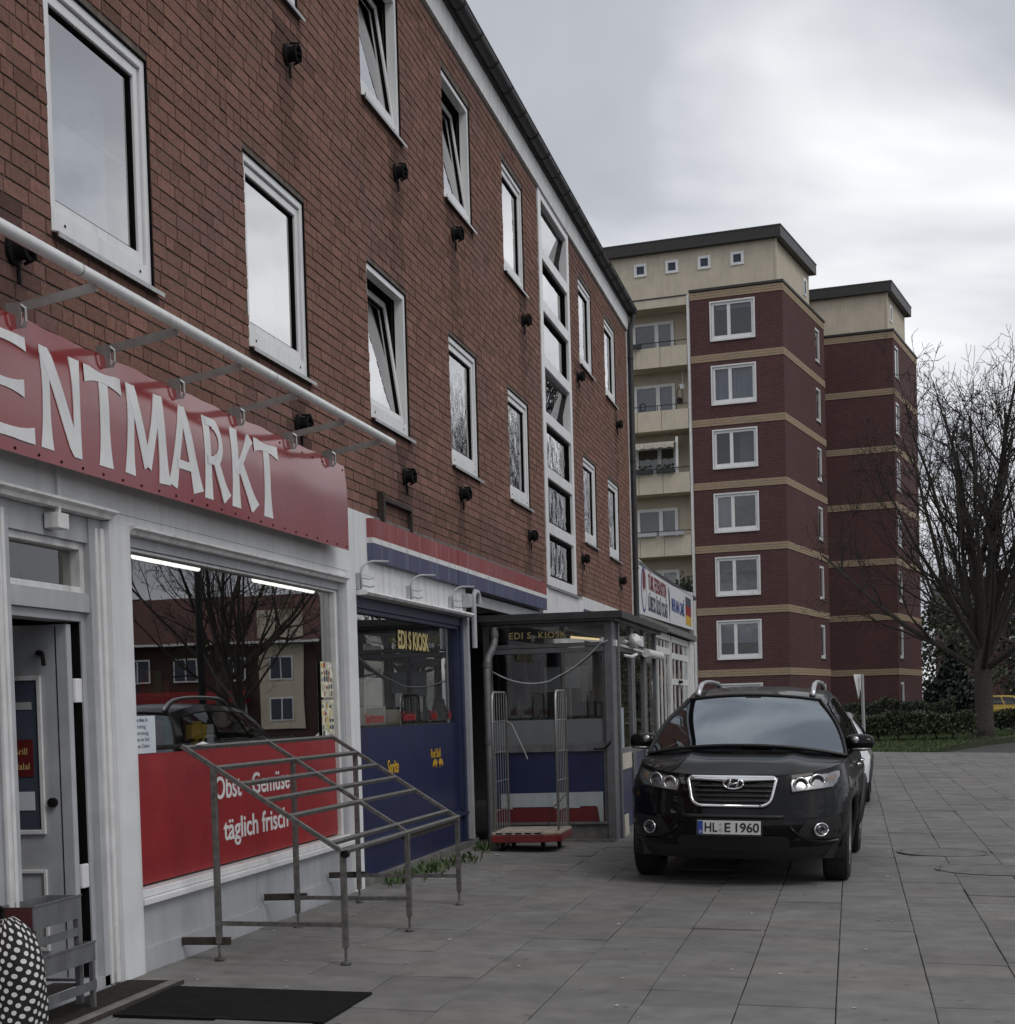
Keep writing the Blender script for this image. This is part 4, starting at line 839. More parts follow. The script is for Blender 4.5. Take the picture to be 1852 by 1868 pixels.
# ================================================================== APARTMENT TOWERS
def brickmat(name, c1, c2, mort, sc=1.0):
    m, t, b = principled(name); b.inputs['Roughness'].default_value = .85; b.inputs['Specular IOR Level'].default_value = .25
    tc = N(t, 'ShaderNodeTexCoord'); sp = N(t, 'ShaderNodeSeparateXYZ'); ad = N(t, 'ShaderNodeMath', operation='ADD'); cb = N(t, 'ShaderNodeCombineXYZ')
    t.links.new(tc.outputs['Object'], sp.inputs[0]); t.links.new(sp.outputs[0], ad.inputs[0]); t.links.new(sp.outputs[1], ad.inputs[1])
    t.links.new(ad.outputs[0], cb.inputs[0]); t.links.new(sp.outputs[2], cb.inputs[1])
    br = N(t, 'ShaderNodeTexBrick'); br.inputs['Scale'].default_value = 1; br.inputs['Brick Width'].default_value = .25*sc; br.inputs['Row Height'].default_value = .0833*sc
    br.inputs['Mortar Size'].default_value = .012*sc; br.inputs['Color1'].default_value = (*c1,1); br.inputs['Color2'].default_value = (*c2,1); br.inputs['Mortar'].default_value = (*mort,1); br.inputs['Bias'].default_value = 0
    t.links.new(cb.outputs[0], br.inputs['Vector'])
    no = N(t, 'ShaderNodeTexNoise'); no.inputs['Scale'].default_value = .5; t.links.new(tc.outputs['Object'], no.inputs['Vector'])
    r_ = N(t, 'ShaderNodeValToRGB'); r_.color_ramp.elements[0].color = (.78,.78,.78,1); r_.color_ramp.elements[1].color = (1.15,1.15,1.15,1); t.links.new(no.outputs['Fac'], r_.inputs[0])
    mm = N(t, 'ShaderNodeMixRGB', blend_type='MULTIPLY'); mm.inputs[0].default_value = 1; t.links.new(br.outputs['Color'], mm.inputs[1]); t.links.new(r_.outputs[0], mm.inputs[2]); t.links.new(mm.outputs[0], b.inputs['Base Color'])
    bp = N(t, 'ShaderNodeBump'); bp.inputs['Strength'].default_value = .6; bp.inputs['Distance'].default_value = .01; bp.invert = True
    t.links.new(br.outputs['Fac'], bp.inputs['Height']); t.links.new(bp.outputs[0], b.inputs['Normal'])
    return m
M['towerbrick'] = brickmat('maroon_tower_brick', (.152,.074,.072), (.124,.060,.059), (.056,.031,.031))
M['band'] = pm('sand_coloured_band_brick', (.36,.275,.185), .85, .15, 12, .3, 60)
M['render'] = pm('cream_render', (.60,.53,.42), .9, .07, 2, .3, 80, streak=.22, dirt=(.26,.24,.18))
M['coping'] = pm('dark_brown_metal', (.030,.027,.026), .5, .15, 3, .05)
M['tpane'] = glassm('tower_glass', (.62,.64,.66), 1.6, .03, 2)
M['railing'] = pm('dark_railing', (.02,.02,.022), .5, .2)
def tower(name, label, A, balc, vs, side_v, vlen):
    t = thing(name, label, 'apartment tower', A, -R(10.5))
    L = dict(local=True)
    def tb(nm, mat, *bx, **kw): return B(nm, mat, t, *bx, local=True, **kw)
    uL = -4.05
    front = [(-3.11+0.0, -1.25, z, z+1.57) for z in [16.97-2.73*k for k in range(7)]] if balc else []
    sidew = [(side_v, side_v+(1.05 if balc else 1.15), z-.02, z+1.55) for z in [17.0-2.73*k for k in range(7)]]
    mb = MB(); x0 = uL if balc else -9.0
    # front sheet and side sheet with openings
    def sheetxy(axis, a0, a1, holes):
        us = sorted({a0, a1} | {v for h in holes for v in h[:2]}); zs = sorted({0, 19.1} | {v for h in holes for v in h[2:]})
        for i in range(len(us)-1):
            for k in range(len(zs)-1):
                cu, cz = (us[i]+us[i+1])/2, (zs[k]+zs[k+1])/2
                if any(h[0] < cu < h[1] and h[2] < cz < h[3] for h in holes): continue
                q = [(us[i],zs[k]),(us[i+1],zs[k]),(us[i+1],zs[k+1]),(us[i],zs[k+1])]
                mb.add([(p,0,z) if axis == 'f' else (0,p,z) for p, z in q], [(0,1,2,3)])
        for (a, b, c, d) in holes:
            for q in ([(a,c),(a,d)],[(b,c),(b,d)],[(a,c),(b,c)],[(a,d),(b,d)]):
                pts = [(p,0,z) if axis == 'f' else (0,p,z) for p, z in q]; dv = (0,.14,0) if axis == 'f' else (-.14,0,0)
                mb.add([pts[0],pts[1],tuple(Vector(pts[1])+Vector(dv)),tuple(Vector(pts[0])+Vector(dv))], [(0,1,2,3)])
    sheetxy('f', x0, 0, front); sheetxy('s', 0, vlen, sidew)
    mb.add([(x0,vlen,0),(0,vlen,0),(0,vlen,19.1),(x0,vlen,19.1)], [(0,1,2,3)]); mb.add([(x0,0,0),(x0,vlen,0),(x0,vlen,19.1),(x0,0,19.1)], [(0,1,2,3)]); mb.add([(x0,0,19.1),(0,0,19.1),(0,vlen,19.1),(x0,vlen,19.1)], [(0,1,2,3)])
    w = build('wall', mb, 'towerbrick', t, local=True, fixn=False)
    for k in range(7):
        zt = 19.1-2.73*k if k else 19.06
        zt = [19.07,16.38,13.63,10.92,8.20,5.52,2.84][k]
        bm_ = MB()
        for j in range(3):
            za = zt-.105*(j+1); bm_.box(x0,.022,-.022,0.0-.002,za,za+.093); bm_.box(.002,.022,-.002,vlen,za,za+.093)
        build('band', bm_, 'band', w, local=True)
    tb('coping', 'coping', (x0-.02,.06,-.06,.3,19.1,19.2), (-.3,.06,.3,vlen+.05,19.1,19.2))
    for i, (a, b, c, d) in enumerate(front):
        f = tb('window', 'upvc', (a,a+.11,.03,.12,c,d), (b-.11,b,.03,.12,c,d), (a+.11,b-.11,.03,.12,d-.11,d), (a+.11,b-.11,.03,.12,c,c+.16), (a-.06,a,-.03,.0-.003,c-.06,d+.06), (b,b+.06,-.03,-.003,c-.06,d+.06), (a,b,-.03,-.003,d,d+.06), (a,b,-.06,-.003,c-.07,c))
        m_ = a+.11+(b-a-.22)*.40; tbx = B('mullion', 'upvc', f, (m_-.07,m_+.07,.035,.11,c+.16,d-.11), local=True)
        B('pane', 'tpane', f, (a+.11,m_-.07,.085,.095,c+.16,d-.11), local=True); B('pane', 'tpane', f, (m_+.07,b-.11,.085,.095,c+.16,d-.11), local=True)
        if True:
            cb_ = MB(); k0, k1, lo_ = [(0,30,1.2),(0,30,0),(18,30,0),(0,11,0),(0,30,.9),(0,30,.55),(20,30,0)][i]; cb_.grid([[(a+.1+(b-a-.2)*k/30, .20+.03*math.sin(k*1.7), zz) for k in range(k0, k1+1)] for zz in (c+.1+lo_, d-.1)]); build('curtain', cb_, ['curtain','curtain',cur2,'curtain',cur2,'curtain','curtain'][i], f, local=True)
    for (a, b, c, d) in sidew:
        f = tb('side_window', 'upvc', (-.11,-.02,a,a+.12,c,d), (-.11,-.02,b-.12,b,c,d), (-.11,-.02,a+.12,b-.12,d-.12,d), (-.11,-.02,a+.12,b-.12,c,c+.14)); B('pane', 'tpane', f, (-.08,-.07,a+.12,b-.12,c+.14,d-.12), local=True)
        B('sill', 'alu', f, (-.02,.05,a-.05,b+.05,c-.05,c-.005), local=True)
    tb('core', 'roomdark', (x0+.05,-.6,.6,vlen-.05,.1,19.0))
    # penthouse
    pL = -16 if balc else -9.5
    pv = vlen-1.6
    pw = tb('penthouse', 'render', (pL,-.33,.28,pv,19.0,21.02), (-.326,-.25,.24,.30,19.2,21.02))
    tb('roof', 'coping', (pL-.3,-.02,-.02,pv+.25,21.02,21.46)); tb('roof_trim', 'zinc', (pL-.31,.0,-.04,pv+.27,21.462,21.52)); 
    for uu in ((-9.0,-4.4) if balc else (-3.4,)): tb('roof_seam', 'zinc', (uu,uu+.03,-.026,-.021,21.03,21.46))
    for uu in ((-6.3,-4.87,-3.42,-1.97) if balc else ()):
        f = tb('small_window', 'upvc', (uu-.29,uu-.17,.23,.275,20.10,20.66), (uu+.17,uu+.29,.23,.275,20.10,20.66), (uu-.17,uu+.17,.23,.275,20.55,20.66), (uu-.17,uu+.17,.23,.275,20.10,20.21)); B('pane', ink, f, (uu-.17,uu+.17,.262,.272,20.21,20.55), local=True)
    sv = pv-1.3 if balc else 1.2
    f = tb('small_window', 'upvc', (-.325,-.29,sv,sv+.14,19.85,20.65), (-.325,-.29,sv+.5,sv+.64,19.85,20.65), (-.325,-.29,sv+.14,sv+.5,20.52,20.65), (-.325,-.29,sv+.14,sv+.5,19.85,19.95)); B('pane', ink, f, (-.324,-.31,sv+.14,sv+.5,19.95,20.52), local=True)
    if balc:
        tb('downpipe', 'upvc_old', (-4.17,-4.07,-.07,.03,0,19.0)); 
        tb('recess_wall', 'render', (-16,-4.16,1.3,1.5,0,19.0)); tb('side_return', 'render', (-4.16,-4.055,.03,1.3,0,19.0)); tb('eaves', 'render', (-16,-4.18,-.03,1.29,18.62,18.99)); tb('eaves_trim', 'coping', (-16,-4.18,-.05,.25,18.992,19.05))
        for k in range(7):
            z = 16.07-2.73*k
            bk_ = tb('balcony', 'render', (-9.0,-4.2,0.05,1.29,z,z+.16))
            for (ua, ub) in ((-9.0,-7.72),(-7.70,-6.52),(-6.50,-5.42),(-5.40,-4.2)): B('parapet_panel', 'render', bk_, (ua,ub,-.06,.045,z-.02,z+.84), local=True)
            rl = MB(); rl.box(-9,-4.2,-.03,.01,z+1.05,z+1.085)
            for uu in (-8.6,-7.5,-6.4,-5.6,-4.75): rl.box(uu-.018,uu+.018,-.02,.0,z+.84,z+1.05)
            build('railing', rl, 'railing', bk_, local=True)
            c, d = z+.25, z+2.22
            f = tb('balcony_window', 'upvc', (-7.02,-6.90,1.22,1.295,c,d), (-5.28,-5.14,1.22,1.295,c,d), (-6.90,-5.28,1.22,1.295,d-.13,d), (-6.90,-5.28,1.22,1.295,c,c+.15), (-6.02,-5.84,1.225,1.295,c+.15,d-.13))
            B('pane', 'tpane', f, (-6.90,-6.02,1.27,1.28,c+.15,d-.13), local=True); B('pane', 'tpane', f, (-5.84,-5.28,1.27,1.28,c+.15,d-.13), local=True)
            B('curtain', 'curtain' if k in (1, 2) else cur2, f, (-6.9,-5.28,1.284,1.292,c+.15,(d-.13) if k != 2 else c+.75), local=True)
            if k == 2:
                am = MB(); rws = []
                for vv, zz in ((.9, z+2.42),(-.35, z+2.12),(-.36, z+1.92)): rws.append([(-7.4+2.6*i/26, vv, zz+(.025*math.cos(i*1.57) if zz < z+2.0 else 0)) for i in range(27)])
                am.grid(rws); aw_ = build('awning', am, cream, t, local=True, smooth=False)
                B('awning_stripe', pm('pale_stripe', (.62,.58,.48), .8), aw_, *[(-7.3+.2*i,-7.22+.2*i,-.366,-.362,z+1.95,z+2.11) for i in range(12)], local=True)
                tb('awning_post', 'upvc', (-4.82,-4.72,-.02,.05,z+.85,z+2.4))
            if k in (0, 2, 3):
                for (ua, ub) in {0: ((-7.5,-6.25),), 2: ((-6.95,-5.85),(-5.65,-4.85)), 3: ((-6.9,-5.75),(-5.55,-4.5))}[k]:
                    B('planter', 'railing' if k != 3 else 'panelgrey', bk_, (ua,ub,-.25,-.04,z+.86,z+1.02), local=True)
                    if k == 2:
                        pl_ = MB(); rr = random.Random(k)
                        for _ in range(60): x_, z_ = rr.uniform(ua, ub), z+1.02+rr.uniform(0,.2); q = Vector((x_, rr.uniform(-.24,-.06), z_)); s_ = rr.uniform(.03,.06); a_ = rr.uniform(0,3); pl_.add([q+Vector((s_*math.cos(a_),0,s_*math.sin(a_))), q+Vector((-s_*math.sin(a_),.02,s_*math.cos(a_))), q+Vector((-s_*math.cos(a_),0,-s_*math.sin(a_))), q+Vector((s_*math.sin(a_),-.02,-s_*math.cos(a_)))], [(0,1,2,3)])
                        build('planter_plants', pl_, 'leafdark', bk_, local=True, fixn=False)
            if k == 1:
                pt_ = MB(); pt_.lathe([(0,0),(.10,0),(.14,.2),(0,.2)], 'z', (-4.55,.35,z+1.75), 10); pt_.tube((-4.55,.35,z+1.95),(-4.55,.35,z+2.5),.012,n=4); build('hanging_pot', pt_, 'upvc', bk_, local=True)
                pt_ = MB(); pt_.path([(-4.95+.13*math.cos(a), 1.25, z+1.72+.28*math.sin(a)) for a in [math.pi*2*i/14 for i in range(15)]], .012, 4); pt_.lathe([(0,.0),(.12,.05),(.14,.22),(0,.3)], 'z', (-4.95,1.2,z+1.28), 8); build('wall_ornament', pt_, 'railing', bk_, local=True)
                pt_ = MB(); pt_.path([(-6.25+.13*math.cos(a), -.06, z+1.05+.16*math.sin(a)) for a in [math.pi*2*i/12 for i in range(13)]], .03, 5); build('bicycle_lock', pt_, 'railing', bk_, local=True)
            if k == 4:
                pl_ = MB(); rr = random.Random(9)
                for _ in range(160):
                    q = Vector((-4.55+rr.gauss(0,.22), .0+rr.gauss(0,.2), z+1.2+rr.gauss(0,.3))); s_ = rr.uniform(.05,.1); a_ = rr.uniform(0,3); pl_.add([q+Vector((s_*math.cos(a_),0,s_*math.sin(a_))), q+Vector((-s_*math.sin(a_),.02,s_*math.cos(a_))), q+Vector((-s_*math.cos(a_),0,-s_*math.sin(a_))), q+Vector((s_*math.sin(a_),-.02,-s_*math.cos(a_)))], [(0,1,2,3)])
                build('balcony_plant', pl_, 'leafdark', bk_, local=True, fixn=False)['kind'] = 'stuff'
    return t
def leafm(name, c, var=.45):
    m = pm(name, c, .6, var, 1.3, 0, tint=False); return m
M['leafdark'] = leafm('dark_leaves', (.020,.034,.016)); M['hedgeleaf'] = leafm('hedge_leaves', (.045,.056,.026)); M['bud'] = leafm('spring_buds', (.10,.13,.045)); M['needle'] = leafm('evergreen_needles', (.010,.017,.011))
M['bark'] = pm('bark', (.050,.042,.034), .95, .35, 14, .9, 30, bdist=.02)
M['twig'] = pm('twigs', (.030,.025,.021), .9, .25, 3, 0)
tower('apartment_tower', 'maroon brick apartment tower with sand-coloured bands, cream balconies and a cream top storey', (1.435,72.31,0), True, None, 6.65, 8.7)
A2 = Vector((6.252, 83.600, 0))
tower('apartment_tower', 'second maroon brick tower standing behind, narrower and half hidden by bare branches', (A2.x,A2.y,0), False, None, .55, 7.6)
# ================================================================== VEGETATION
def leaves(mb, n, fn, s0, s1, rng):
    for _ in range(n):
        p = Vector(fn()); s = rng.uniform(s0, s1)
        a = Vector((rng.gauss(0,1), rng.gauss(0,1), rng.gauss(0,1))).normalized(); b = a.orthogonal().normalized(); c = a.cross(b)
        mb.add([p+b*s, p+c*s*.6, p-b*s, p-c*s*.6], [(0,1,2,3)])
def hedge(name, label, x0, x1, y, w, h, n, seed, gap=0.0):
    rng = random.Random(seed); t = thing(name, label, 'hedge', ((x0+x1)/2, y, 0)); mb = MB()
    def f():
        while True:
            x = rng.uniform(x0, x1); top = h*(1+.07*math.sin(x*2.3+seed)+.05*math.sin(x*5.1)); z = gap+(top-gap)*rng.random()**.8; yy = y+rng.uniform(-w/2, w/2)
            face = min(abs(yy-(y-w/2)), abs(top-z), abs(x-x0), abs(x1-x))
            if face < .16 or rng.random() < .25: return (x, yy+rng.gauss(0,.03), z+rng.gauss(0,.03))
    leaves(mb, n, f, .035, .075, rng); build('foliage', mb, 'hedgeleaf', t, fixn=False)
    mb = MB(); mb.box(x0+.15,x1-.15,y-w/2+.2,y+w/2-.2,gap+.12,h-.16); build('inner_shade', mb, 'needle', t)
    x = x0+.2
    while x < x1:
        sb = MB(); sb.path([(x,y+rng.uniform(-.1,.1),-.05),(x+rng.uniform(-.1,.1),y,gap*.6+.1),(x+rng.uniform(-.2,.2),y,gap+.35)], [.04,.03,.02], 5); sb.path([(x,y,.05),(x+rng.uniform(-.3,.3),y+.1,gap+.3)], .018, 4); build('stem', sb, 'bark', t); x += rng.uniform(.45,.8)
    return t
hedge('clipped_hedge', 'clipped dark hedge on bare stems along the near edge of the grass', 3.3, 8.0, 57.6, .9, .88, 9000, 1, gap=.22)
hedge('clipped_hedge', 'taller clipped hedge behind the first one, in front of the brick towers', 3.0, 7.75, 64.5, 1.0, 1.27, 7000, 2)
hedge('clipped_hedge', 'low clipped hedge to the right of the big tree trunk', 9.1, 13.0, 70.0, .9, .75, 5000, 3)
def tree(name, label, loc, seed, H=14.3, trunk_h=2.6, r0=.33, limbs=15, spread=1.0, dens=1.0, group=None, buds=0):
    rng = random.Random(seed); t = thing(name, label, 'tree', loc, 0, group); base = Vector(loc)
    tm = MB(); pts = [base+Vector((0,0,-.15)), base+Vector((.01,.0,.35)), base+Vector((.03,0,1.2)), base+Vector((.0,.02,trunk_h*.8)), base+Vector((.02,0,trunk_h+.5))]
    tm.path(pts, [r0*1.45, r0*1.08, r0*.95, r0*.98, r0*.75], 14); build('trunk', tm, 'bark', t, smooth=True)
    cm = MB(); bdm = MB()
    def br(mb, p, d, L, r, lvl, upk):
        n = 5 if lvl < 2 else (4 if lvl == 2 else 3)
        P_ = [p]; D_ = [d.normalized()]; rad = [r]
        for i in range(n):
            j = .08 if lvl == 0 else .13
            d = (D_[-1] + Vector((rng.gauss(0,j), rng.gauss(0,j), rng.gauss(0,j)+upk))).normalized()
            P_.append(P_[-1]+d*L/n); D_.append(d); rad.append(max(.008, r*(1-(i+1)/n*.70)))
        mb.path(P_, rad, 7 if lvl == 0 else (5 if lvl == 1 else 3), caps=False)
        if lvl >= 4:
            if buds and rng.random() < buds: q = P_[-1]; s = .06; bdm.add([q+Vector((s,0,0)), q+Vector((0,s,s)), q-Vector((s,0,0)), q-Vector((0,s,s))], [(0,1,2,3)])
            return
        cnt = [int(9*dens), int(6*dens), int(4*dens), 2][lvl]
        for c in range(cnt):
            tt = rng.uniform(.22 if lvl else .18, 1.0); k = min(n-1, int(tt*n)); q = P_[k].lerp(P_[k+1], tt*n-k)
            ax = D_[k].orthogonal().normalized(); ax.rotate(Matrix.Rotation(rng.uniform(0,6.283), 3, D_[k])); ang = R(rng.uniform(22,52)) if lvl < 2 else R(rng.uniform(25,65))
            nd = D_[k].copy(); nd.rotate(Matrix.Rotation(ang, 3, ax))
            Ls = L*rng.uniform(.30,.50)*(1.15-.45*tt) if lvl == 0 else L*rng.uniform(.34,.60)
            br(cm, q, nd, Ls, max(.011, rad[k]*rng.uniform(.40,.58)), lvl+1, .10 if lvl < 2 else .06)
    for i in range(limbs):
        az = 2*math.pi*(i*.618) + rng.uniform(-.25,.25); f_ = (i+.5)/limbs; tilt = R(5+66*f_**1.6)*spread
        d = Vector((math.sin(tilt)*math.cos(az), math.sin(tilt)*math.sin(az), math.cos(tilt))); L = (H-trunk_h)*(1.0-.16*f_)*rng.uniform(.88,1.05)
        lm = MB(); st = base+Vector((d.x*r0*.5, d.y*r0*.5, trunk_h*rng.uniform(.82,1.12))); br(lm, st, d, L, r0*rng.uniform(.28,.46), 0, .09 if f_ > .4 else .03); build('limb', lm, 'bark', t, smooth=True, fixn=False)
    build('crown', cm, 'twig', t, fixn=False)
    if buds and bdm.v: o_ = build('buds', bdm, 'bud', t, fixn=False)
    return t
tp = Vector((8.436, 60.000, 0))
tree('bare_tree', 'large bare tree with a thick trunk and fanning branches on the grass at the right', (tp.x, 60.0, 0), 5, H=11.9, trunk_h=2.7, r0=.32, limbs=20, dens=.98, spread=1.03)
t2 = tree('bare_tree', 'bare tree far right behind the big trunk, its stem at the picture edge', (13.6, 84.0, 0), 8, H=13.5, trunk_h=3.2, r0=.30, limbs=10, dens=.72, buds=.5)
far = [((11.0,112.0,0), 1.1, 'bare tree in the distance behind the second tower'), ((17.5,100.0,0), 1.0, 'bare tree in the distance at the right picture edge')]
opp = [((15.5,52.0,0), .55, 'street tree across the road mirrored in the market window'), ((20.0,62.0,0), .9, 'street tree across the road mirrored in the kiosk window'), ((16.5,78.0,0), .8, 'street tree across the road mirrored in the upper windows'), ((26.0,112.0,0), 1.0, 'tree across the road mirrored beside the opposite house')]
for (loc, sc_, lb) in far+opp:
    c = copy_tree(t2); c.location = loc; c.scale = (sc_,)*3; c.rotation_euler = (0,0,random.uniform(0,6)); c['label'] = lb
# evergreen
def conifer(name, label, loc, H, rw, n, seed, mat='needle', cone=True):
    rng = random.Random(seed); t = thing(name, label, 'bush', loc); b = Vector(loc); mb = MB()
    def f():
        z = rng.random()**1.2*H; k = (1-(z/H)**1.5)*rw if cone else rw*math.sqrt(max(.05, 1-((z/H)*2-1)**2))
        k *= .75+.35*math.sin(z*3+seed)*rng.random()+.25*rng.random(); a = rng.uniform(0,6.283); rr = k*rng.random()**.35
        return (b.x+rr*math.cos(a), b.y+rr*math.sin(a), b.z+z)
    leaves(mb, n, f, .06, .16, rng); build('foliage', mb, mat, t, fixn=False)
    sb = MB(); sb.path([b+Vector((0,0,-.1)), b+Vector((.05,0,H*.5)), b+Vector((0,0,H*.9))], [.12,.08,.02], 6); build('stem', sb, 'bark', t); return t
e_ = Vector((7.839, 68.000, 0)); conifer('evergreen_bush', 'dark evergreen bush between the far tower and the big tree', (e_.x,68.0,0), 3.4, 1.35, 9000, 3)
e_ = Vector((8.353, 96.000, 0)); conifer('far_bush', 'tall loose green bush in the distance right of the second tower', (e_.x+1.2,97.0,0), 7.0, 3.0, 7000, 6, 'hedgeleaf', False)
conifer('far_bush', 'tall loose green bush in the distance behind the big tree trunk', (14.5,101.0,0), 8.5, 3.2, 7000, 7, 'hedgeleaf', False)
# ---- row house in the far right distance
rh = thing('brick_house', 'reddish brick house glimpsed behind the big tree trunk', 'house', (16,120,0))
B('wall', 'towerbrick', rh, (10,24,118,126,0,6.5)); mb = MB(); mb.poly([(9.6,117.5,6.5),(24.4,117.5,6.5),(24.4,122,9.5),(9.6,122,9.5)], (0,.01,.0)); mb = MB(); mb.add([(9.6,117.5,6.5),(24.4,117.5,6.5),(24.4,122,9.6),(9.6,122,9.6),(24.4,126.5,6.5),(9.6,126.5,6.5)], [(0,1,2,3),(3,2,4,5),(0,3,5),(1,4,2)]); build('roof', mb, 'coping', rh)
for x in (11.5,14.5,17.5,20.5):
    for z in (1.0,3.8): f = B('window', 'upvc', rh, (x,x+1.3,117.95,118.0,z,z+1.5)); B('pane', ink, f, (x+.1,x+1.2,117.93,117.945,z+.1,z+1.4))
# ---- house across the road, seen mirrored in the shop window
oh = thing('opposite_house', 'red brick house with red tiled roof across the road, mirrored in the market window', 'house', (37,104,0))
obrick = brickmat('opposite_brick', (.085,.036,.030), (.065,.030,.026), (.06,.05,.045), 2.0); rtile = pm('red_roof_tiles', (.085,.032,.026), .8, .25, 6, .5, 8)
B('wall', obrick, oh, (28.5,46,100,110,0,6.0)); mb = MB(); mb.add([(28.2,99.5,6.0),(46.3,99.5,6.0),(46.3,105,9.3),(28.2,105,9.3),(46.3,110.5,6.0),(28.2,110.5,6.0)], [(0,1,2,3),(3,2,4,5),(0,3,5),(1,4,2)]); build('roof', mb, rtile, oh); B('gutter', 'upvc', oh, (28.1,46.4,99.35,99.5,5.9,6.05)); B('gable_panel', 'render', oh, (29.3,32.3,99.9,99.99,.5,8.0)); B('shop_fascia', 'red', oh, (33,46,99.2,99.98,2.2,3.0))
for x in (30.0,33.2,36.4,39.6,42.8):
    for z in (1.0,3.6): f = B('window', 'upvc', oh, (x,x+1.6,99.86,99.895,z,z+1.5)); B('pane', ink, f, (x+.1,x+.75,99.84,99.858,z+.1,z+1.4)); B('pane', ink, f, (x+.85,x+1.5,99.84,99.858,z+.1,z+1.4))
lpz = thing('street_lamp', 'curved grey street lamp across the road mirrored in the market window', 'street lamp', (15.2,48,0))
mb = MB(); mb.path([(15.2,48,-.3),(15.2,48,6.2),(15.25,47.6,7.2),(15.4,46.6,7.9),(15.5,45.6,8.1)], [.13,.10,.09,.08,.07], 10); build('post', mb, 'zinc', lpz, smooth=True); B('lamp_head', 'alu', lpz, (15.35,15.7,44.9,45.7,8.02,8.18), bevel=.03)
# ---- traffic sign seen edge-on
sp = Vector((4.310, 47.000, 0)); ps = thing('road_sign', 'small triangular road sign on a grey post, seen from behind and edge-on', 'road sign', (sp.x,47.0,gz(sp.x)))
mb = MB(); mb.tube((sp.x,47,-.2),(sp.x-.03,47,2.1),.045,n=8); build('post', mb, 'alu', ps)
mb = MB(); mb.poly([(sp.x-.26,46.80,2.1),(sp.x+.0,47.30,2.1),(sp.x-.13,47.05,1.42)], (-.012,.006,0)); build('plate', mb, 'upvc_old', ps)
# ================================================================== STREET OBJECTS
# ---- steel display rack in front of the market window
rk = thing('display_rack', 'empty sloping steel display rack standing before the red market window', 'rack', (.65,10.85,0))
RY = (9.42, 10.87, 12.33); bx_, fx_ = .255, 1.045
def zr(x): return 1.27+(x-.08)*(.637-1.27)/(1.045-.08)
for y in RY:
    mb = MB(); mb.bar((.06,y,zr(.06)),(1.05,y,zr(1.05)),.028,.028,up=(.5,0,1)); build('side_bar', mb, 'steel', rk, bevel=.003)
    for x in (bx_, fx_):
        mb = MB(); z0 = gz(x)+.05; mb.box(x-.017,x+.017,y-.017,y+.017,z0+.05,zr(x)-.012); lg = build('leg', mb, 'steel', rk, bevel=.003)
        mb = MB(); mb.tube((x,y,z0-.03),(x,y,z0+.06),.009,n=8); mb.lathe([(0,.0),(.032,.0),(.032,.010),(.012,.018),(0,.018)], 'z', (x,y,gz(x)+.004), 14); build('levelling_foot', mb, 'steel', lg)
    mb = MB(); mb.bar((bx_+.017,y+.0,.215 if y < 10 else .20),(fx_-.017,y,.205 if y < 10 else .19),.026,.026); build('cross_bar', mb, 'steel', rk)
    mb = MB(); mb.bar((-.0+.01,y+.028,.105 if y < 10 else .20),(bx_+.06,y+.028,.105 if y < 10 else .205),.03,.045); build('wall_spacer', mb, 'rust', rk)
for i, x in enumerate((.08,.27,.42,.57,.72,.97,1.045)):
    mb = MB(); zz = zr(x)+.0; mb.bar((x,RY[0]+(.016 if x < 1 else -.02),zz),(x,RY[2]-(.016 if x < 1 else -.06),zz),.026,.026,up=(.5,0,1)) ; build('shelf_bar', mb, 'steel', rk, bevel=.003)
mb = MB(); mb.box(.99,1.03,RY[1]+.05,RY[2]-.05,zr(1.0)-.08,zr(1.0)-.03); build('label_rail', mb, 'rust', rk)
mb = MB(); mb.lathe([(0,-.02),(.024,-.02),(.024,.02),(0,.02)], 'y', (1.06,RY[0],zr(1.05)-.01), 10); build('end_knob', mb, 'black', rk)
mb = MB(); mb.add([(.09,9.55,1.286),(.13,9.56,1.288),(.15,9.62,1.292),(.12,9.70,1.290),(.085,9.66,1.287),(.11,9.63,1.305)], [(0,1,5),(1,2,5),(2,3,5),(3,4,5),(4,0,5)]); tag(build('crumpled_paper', mb, 'white', fixn=False), 'scrap of white paper lying on the top bar of the display rack', 'paper')
# ---- roll container
rc = thing('roll_container', 'roll container with red base, pale deck and two tall wire side frames by the annexe', 'trolley', (.72,17.05,gz(.72)))
cx0, cx1, cy0, cy1 = .36, 1.07, 16.66, 17.44; zb = gz(.72)
redp = pm('scuffed_red_plastic', (.17,.018,.020), .5, .25, 9, .1, 40, streak=.3); deckm = pm('pale_scuffed_deck', (.42,.36,.30), .7, .2, 8, .1, 30, streak=.25)
mb = MB(); mb.poly([(cx0,cy0,zb+.10),(cx1-.16,cy0,zb+.10),(cx1,cy0+.13,zb+.10),(cx1,cy1,zb+.10),(cx0,cy1,zb+.10)], (0,0,.075)); build('base', mb, redp, rc, bevel=.008)
mb = MB(); mb.poly([(cx0+.005,cy0+.005,zb+.178),(cx1-.165,cy0+.005,zb+.178),(cx1-.005,cy0+.135,zb+.178),(cx1-.005,cy1-.005,zb+.178),(cx0+.005,cy1-.005,zb+.178)], (0,0,.032)); dk = build('deck', mb, deckm, rc, bevel=.005)
for k in range(5): B('slot', 'black', dk, (cx0+.05+.10*k,cx0+.115+.10*k,cy0+.002,cy0+.008,zb+.188,zb+.202)); B('slot', 'black', dk, (cx0+.08+.10*k,cx0+.145+.10*k,cy0+.03,cy0+.045,zb+.2095,zb+.2115))
text('lettering', 'MOLKEREI', 'faded_red', rc, .045, (cx0+.20,cy0-.002,zb+.12), (1,0,0), (0,0,1), .002)
